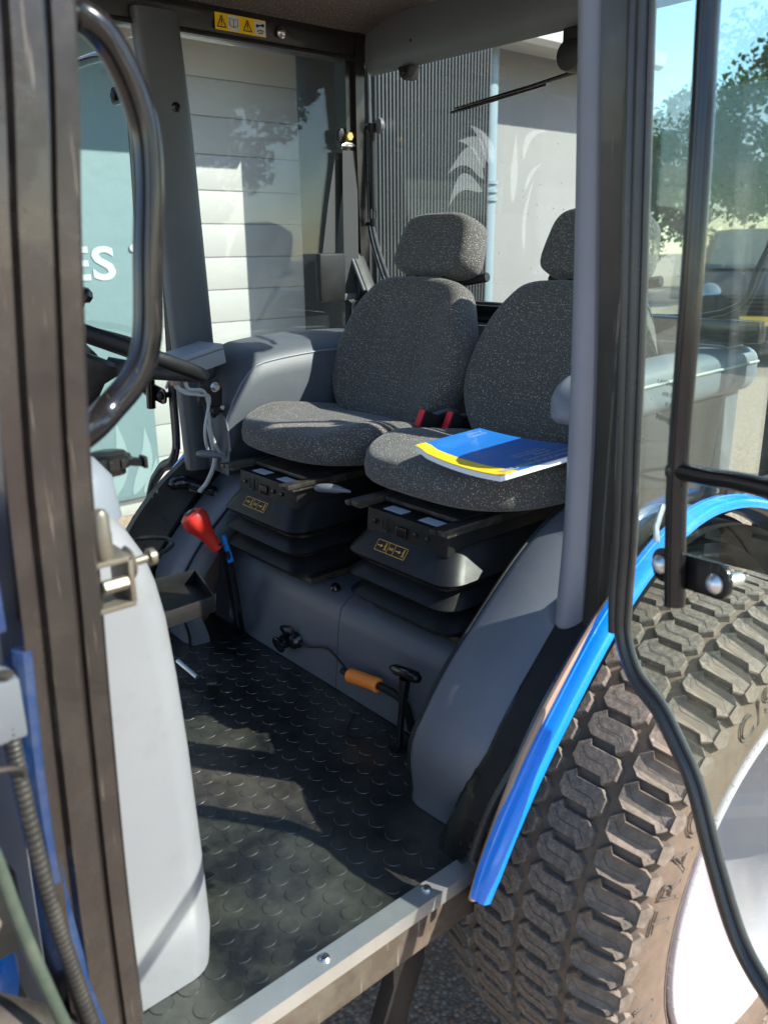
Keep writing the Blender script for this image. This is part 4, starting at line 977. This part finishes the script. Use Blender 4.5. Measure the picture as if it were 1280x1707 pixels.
MB().tube(smooth([(1.075,1.955,.962),(1.05,1.99,.975),(1.025,2.02,.985),(1.0,2.03,.985),(.985,2.025,.975)],4),[.014,.0145,.015,.015,.0155,.016,.016,.017,.018,.0185,.019,.0185,.018,.0175,.016,.013,.006],14).build('lever_grip','black_gloss',hlo)
# T lever and orange grip lever near the arch
t1=MB().tube([(1.0,1.12,.60),(1.012,1.12,.72)],.0075,10).tube([(1.012,1.12,.715),(1.018,1.12,.755)],[.011,.013],12)
t1.lathe([(0,.02),(.004,.022),(.006,.014)],(1.0,1.12,.599),(0,0,1),16)
t1o=t1.build('locking_lever','black_gloss',trac)
MB().tube([(1.020,1.165,.762),(1.020,1.15,.764),(1.020,1.12,.768),(1.020,1.09,.770),(1.020,1.080,.769)],[.006,.0115,.012,.0125,.008],14).build('lever_handle','black_gloss',t1o)
o1=MB().tube(smooth([(1.045,1.13,.62),(1.035,1.135,.675),(1.03,1.16,.695),(1.028,1.22,.695)],5),.009,10).tube([(1.025,1.31,.683),(1.03,1.345,.678)],.0075,10)
o1.tube(smooth([(1.04,1.34,.676),(1.045,1.42,.70),(1.045,1.50,.675),(1.05,1.56,.67)],5),.003,6)
o1.tube(smooth([(1.0,1.17,.63),(.96,1.20,.604),(.955,1.235,.604),(1.01,1.28,.604)],5),.002,5)
oo=o1.build('cable_lever','black_plastic',trac)
n_=[];
MB().tube([(1.0275,1.215,.695),(1.0275,1.218,.695),(1.027,1.245,.692),(1.026,1.275,.688),(1.025,1.310,.682),(1.025,1.313,.682)],[.013,.0165,.0155,.016,.0165,.012],18).build('orange_grip','orange_foam',oo)
# pedal, tray, cup ring
pe=MB().tube([(.80,1.70,.645),(.812,1.63,.625)],.006,8)
po=pe.build('pedal_arm','galvanised',trac); MB().box(-.035,.035,-.0125,.0125,-.003,.003,.002,Tm((.835,1.60,.622),0,12,60)).build('pedal_pad','dirty_metal',po)
ty_=MB(); zt=.945
poly=[(.45,1.31),(.70,1.33),(.735,1.50),(.45,1.53)]
poly=[(.45,1.29),(.700,1.305),(.740,1.45),(.45,1.48)]
ty_.prism(poly,'z',zt-.002,zt+.002,.001)
for (a,b),(c,d) in zip(poly,poly[1:]+poly[:1]):
    dx,dy=c-a,d-b; L=math.hypot(dx,dy); M_=Matrix.Translation(((a+c)/2,(b+d)/2,zt+.012))@Matrix.Rotation(math.atan2(dy,dx),4,'Z'); ty_.box(-L/2,L/2,-.002,.002,-.016,.016,.001,M_)
ty_.build('storage_tray','black_plastic',trac)
MB().tube(smooth([(.50,1.38,1.06),(.60,1.36,1.06),(.66,1.385,1.06),(.675,1.43,1.06),(.64,1.47,1.06),(.55,1.48,1.06),(.50,1.47,1.06)],5),.0045,8).build('cup_holder_ring','black_plastic',trac)
# ------------------------------------------------------------------ engine side at far left edge
bs=MB().loft([[(.160,.735,1.9),(.195,.735,1.9)],[(.165,.735,1.5),(.203,.735,1.5)],[(.160,.735,1.262),(.178,.735,1.262)]],False,False)
MB().box(.05,.188,.74,.76,1.27,2.0,.004).build('hood_side','navy_paint',trac)
MB().box(-.3,.165,.80,1.9,.80,1.18,.03).build('engine_hood','blue_paint',trac,'blue engine side panel at the left edge')
MB().box(-.2,.185,.715,.76,1.175,1.235,.004).build('hinge_block','knob_grey',trac)
hbk=MB()
for z in (1.192,1.222): hbk.lathe([(0,.009),(.006,.009),(.010,.005),(.010,.001)],(.150,.715,z),(0,-1,0),6)
hbk.split('hinge_bolt','steel',trac)
chp=smooth([(.175,.725,1.24),(.172,.722,1.15),(.180,.72,1.0),(.196,.72,.86),(.215,.72,.72)],60)
MB().tube(chp,[.0082 if k%3 else .0068 for k in range(len(chp))],12).build('corrugated_hose','hose_black',trac)
rr=[]
hp_=smooth([(.172,.735,1.18),(.170,.735,1.15),(.178,.735,1.0),(.194,.735,.86),(.21,.735,.72)],30)
MB().tube(smooth([(.11,.69,1.22),(.132,.69,1.10),(.145,.69,1.0),(.165,.69,.88),(.192,.69,.74)],8),.0065,12).build('green_hose','hose_green',trac)
MB().tube(smooth([(.1,.70,1.166),(.145,.705,1.160),(.17,.71,1.150),(.176,.715,1.138)],5),.003,8).build('wire_clip','hose_black',trac)
MB().tube(smooth([(.198,.74,1.25),(.192,.74,1.10),(.196,.742,.95),(.212,.742,.8),(.235,.742,.65)],6),.010,10).build('blue_tube','navy_paint',trac)
MB().box(-.1,.16,.74,.79,.93,1.02,.004).build('black_bracket','black_plastic',trac)
MB().lathe([(0,.011),(.002,.011),(.003,.007),(.008,.007),(.009,.001)],(.128,.74,.975),(0,-1,0),14).split('bracket_bolt','steel',trac)
MB().tube([(.05,.74,.93-.016*0),(.17,.735,.80)],.03,16).build('rubber_bellows_hose','hose_black',trac)
MB().box(-.4,.17,.80,1.9,.5,.80,.02).build('engine_block','black_plastic',trac)

# ------------------------------------------------------------------ manual on the near seat
man=MB()
def mz(x,y,h):   # follows the cushion, front edge drooping
    return 1.196+h+.010*ss(1.22,1.10,x)*-1+.016*ss(1.10,1.24,abs(y-1.10)+1.0)*0+ .012*math.sin((y-.96)*10)*0
co=[(1.083,1.160),(1.048,.908),(1.315,.895),(1.272,1.165)]
def grid(h0,h1,inset=0,u0=0,u1=1,nx=14,ny=10):
    A,B,C_,D=[Vector(p) for p in co]; vs=[];fs=[]
    for lay,h in ((0,h0),(1,h1)):
        for i in range(nx+1):
            u=(inset+(1-2*inset)*i/nx)
            for j in range(ny+1):
                v_=u0+(u1-u0)*(inset+(1-2*inset)*j/ny); p=(A*(1-u)+B*u)*(1-v_)+(D*(1-u)+C_*u)*v_
                z=1.212+h-.010*(1-v_)+.010*abs(u-.5)**2*4*.8+ (.004*(1-v_) if u<.1 else 0)+h*0
                vs.append((p.x,p.y,z))
    n=(nx+1)*(ny+1)
    for i in range(nx):
        for j in range(ny):
            a=i*(ny+1)+j; fs.append((a,a+1,a+ny+2,a+ny+1)); fs.append((n+a,n+a+ny+1,n+a+ny+2,n+a+1))
    for i in range(nx):
        for j in (0,ny): a=i*(ny+1)+j; b=a+ny+1; fs.append((a,b,n+b,n+a))
    for j in range(ny):
        for i in (0,nx): a=i*(ny+1)+j; fs.append((a,a+1,n+a+1,n+a))
    return MB().add(vs,fs)
mroot=grid(.002,.0115).build('manual','paper_white',None,'thick blue and yellow instruction manual lying on the near seat',category='manual',angle=40)
grid(.0125,.0135,0,.15,1).build('cover','cover_blue',mroot,angle=60)
grid(.0125,.0136,0,0,.15).build('yellow_strip','yellow_print',mroot,angle=60)
A,B,C_,D=[Vector((*p,0)) for p in co]
tm=MB()
def mtext(body,u,v_,size,ext=.0001):
    q=text_mb(body,size,ext); vs=[]
    for x,y,z in q.v:
        uu=u-y/.255; vv=v_+x/.235; p=(A*(1-uu)+B*uu)*(1-vv)+(D*(1-uu)+C_*uu)*vv
        vs.append((p.x,p.y,1.212+.0147-.010*(1-vv)+.032*(uu-.5)**2))
    tm.add(vs,q.f)
mtext('BEDIENUNGSANLEITUNG',.935,.58,.021); mtext('Operator\'s manual',.84,.66,.016); mtext('Manuel',.775,.66,.014); mtext('Instruction book',.72,.60,.012); mtext('Service and care',.67,.60,.011)
mtext('Printed in EU',.11,.78,.011); mtext('All rights reserved',.06,.74,.011)
tm.split('cover_lettering','white_print',mroot)

# ------------------------------------------------------------------ car in the yard, seen mirrored in the side glass, and its added double
def car(x,y,rz,label):
    root=empty('parked_car',(x,y,0),label,'car')
    K=1.15
    M_=Matrix.Translation((x,y,0))@Matrix.Rotation(rz,4,'Z')@Matrix.Scale(K,4)
    # along +X = front ; half width .88
    prof=[(-2.0,.45),(-2.05,.75),(-1.95,1.0),(-1.75,1.45),(-1.4,1.56),(-.2,1.56),(.15,1.50),(.95,1.05),(1.7,.92),(1.98,.80),(2.08,.62),(2.05,.35),(1.6,.26),(-1.7,.26)]
    rings=[]
    for s,k in ((-.90,.93),(-.86,.985),(-.6,1.0),(.6,1.0),(.86,.985),(.90,.93)):
        ring=[]
        for a,b in prof:
            inw=.78 if b>1.1 else 1
            ring.append((a*k,s*inw,.26+(b-.26)*(k if b>.3 else 1)))
        rings.append(ring)
    b_=MB().loft(rings).xf(M_); b_.build('body','car_paint',root,angle=30)
    MB().add([M_@Vector(p) for p in ((.20,-.60,1.505),(.20,.60,1.505),(.96,.70,1.075),(.96,-.70,1.075))],[(0,1,2,3)]).build('windscreen','car_glass',root)
    for s in (-1,1):
        MB().add([M_@Vector(p) for p in ((-1.5,s*.72,1.45),(.1,s*.72,1.45),(.75,s*.80,1.10),(-1.6,s*.80,1.10))],[(0,1,2,3)]).build('side_window','car_glass',root)
        MB().lathe([(-.02,.14),(.04,.13),(.07,.09),(.075,.001)],(1.90,s*.62,.80),(1,0,.1),20).xf(M_).build('headlight','headlamp_glass',root)
        for xx in (-1.3,1.3): MB().lathe([(-.1,.32),(.1,.32),(.11,.2),(.11,.001)],(xx,s*.80,.32),(0,s,0),24).xf(M_).build('wheel','rubber_black',root)
    MB().box(2.06,2.08,-.26,.26,.46,.57,.003).xf(M_).build('number_plate','plate_yellow',root)
    gr_=MB()
    for k in range(4): gr_.box(2.04,2.085,-.4,.4,.62+.05*k,.635+.05*k,.003)
    gr_.xf(M_).build('grille','black_plastic',root)
    wpr=MB().tube([(.98,-.3,1.06),(.75,.3,1.20)],.01,6).tube([(.98,.3,1.06),(.80,.65,1.16)],.01,6).xf(M_).build('wiper','rubber_black',root)
car(13.3,6.3,R(207),'black hatchback added behind the tractor, doubling the mirrored car to darken the glass view')  # second car, added so the view through the glass stays dark
car(13.3,-4.84,R(153),'black hatchback parked on the open side of the yard, mirrored in the side glass')
# ------------------------------------------------------------------ trees
def crown_mesh(seed,n=5200):
    rnd=random.Random(seed); vs=[];fs=[]
    clumps=[]
    for _ in range(34):
        a=rnd.uniform(0,2*PI); h=rnd.uniform(-1,1); rr=math.sqrt(1-h*h)*rnd.uniform(.55,1.05); clumps.append((Vector((rr*math.cos(a)*2.3,rr*math.sin(a)*2.3,h*1.9*rnd.uniform(.7,1.1))),rnd.uniform(.45,.95)))
    for _ in range(n):
        c,r_=rnd.choice(clumps); d=Vector((rnd.gauss(0,1),rnd.gauss(0,1),rnd.gauss(0,1))).normalized()*r_*rnd.random()**.4; p=c+d
        s=rnd.uniform(.05,.11); u=Vector((rnd.gauss(0,1),rnd.gauss(0,1),rnd.gauss(0,1))).normalized(); v_=u.cross(Vector((rnd.gauss(0,1),rnd.gauss(0,1),rnd.gauss(0,1)))).normalized()
        b=len(vs); vs+= [tuple(p-u*s),tuple(p+v_*s*.6),tuple(p+u*s),tuple(p-v_*s*.6)]; fs.append((b,b+1,b+2,b+3))
    me=bpy.data.meshes.new('crown'); me.from_pydata(vs,[],fs); me.materials.append(MAT['leaf_green']); return me
crowns=[crown_mesh(k,13000) for k in (1,2,3)]
def trunk_mesh(seed):
    rnd=random.Random(seed); m=MB().tube(smooth([(0,0,0),(.05,0,1),(0,.06,2.2),(.05,0,2.95)],4),[.2,.19,.18,.17,.16,.15,.14,.13,.12,.11,.1,.08,.05],10)
    for _ in range(6):
        a=rnd.uniform(0,2*PI); z=rnd.uniform(1.6,3.2); m.tube([(0,0,z),(math.cos(a)*.7,math.sin(a)*.7,z+.6),(math.cos(a)*1.5,math.sin(a)*1.5,z+1.1)],[.07,.045,.015],6)
    me=bpy.data.meshes.new('trunk'); me.from_pydata(m.v,[],m.f); me.materials.append(MAT['tree_bark']); return me
trunks=[trunk_mesh(k) for k in (4,5)]
spots=[(22.6,14.6,.80,'leafy tree behind the parked car, nearest the end of the workshop wall'),(23.9,13.1,.86,'leafy tree behind the car, second from the workshop wall'),(24.6,11.6,.92,'leafy tree standing over the roof of the black car'),(25.6,10.2,1.28,'tallest tree behind the right side of the black car'),(29,16,1.1,'broad tree further back past the end of the wall'),(30,12.5,1.2,'large dark tree furthest behind the black car'),
 (23.5,-12.3,.85,'leafy tree opposite the workshop, at the far end of its row'),(24.6,-9.6,1.2,'tall leafy tree at the open corner of the yard'),(22,-14.5,.9,'leafy tree opposite the workshop, third from the corner'),
 (9.5,-13.5,1.1,'leafy tree on the side of the yard away from the workshop'),(3.5,-15,1.2,'broad tree opposite the workshop wall'),(-3,-15.5,1.1,'tree opposite the far left of the workshop')]
for i,(x,y,s,lb) in enumerate(spots):
    r_=empty('leafy_tree',(x,y,0),lb,'tree','trees round the yard'); 
    t_=bpy.data.objects.new('trunk',trunks[i%2]); scene.collection.objects.link(t_); t_.parent=r_; t_.scale=(s,s,s)
    c_=bpy.data.objects.new('crown',crowns[i%3]); scene.collection.objects.link(c_); c_.parent=r_; c_.location=(0,0,3.9*s); c_.scale=(s,s,s); c_.rotation_euler=(0,0,i*1.3)
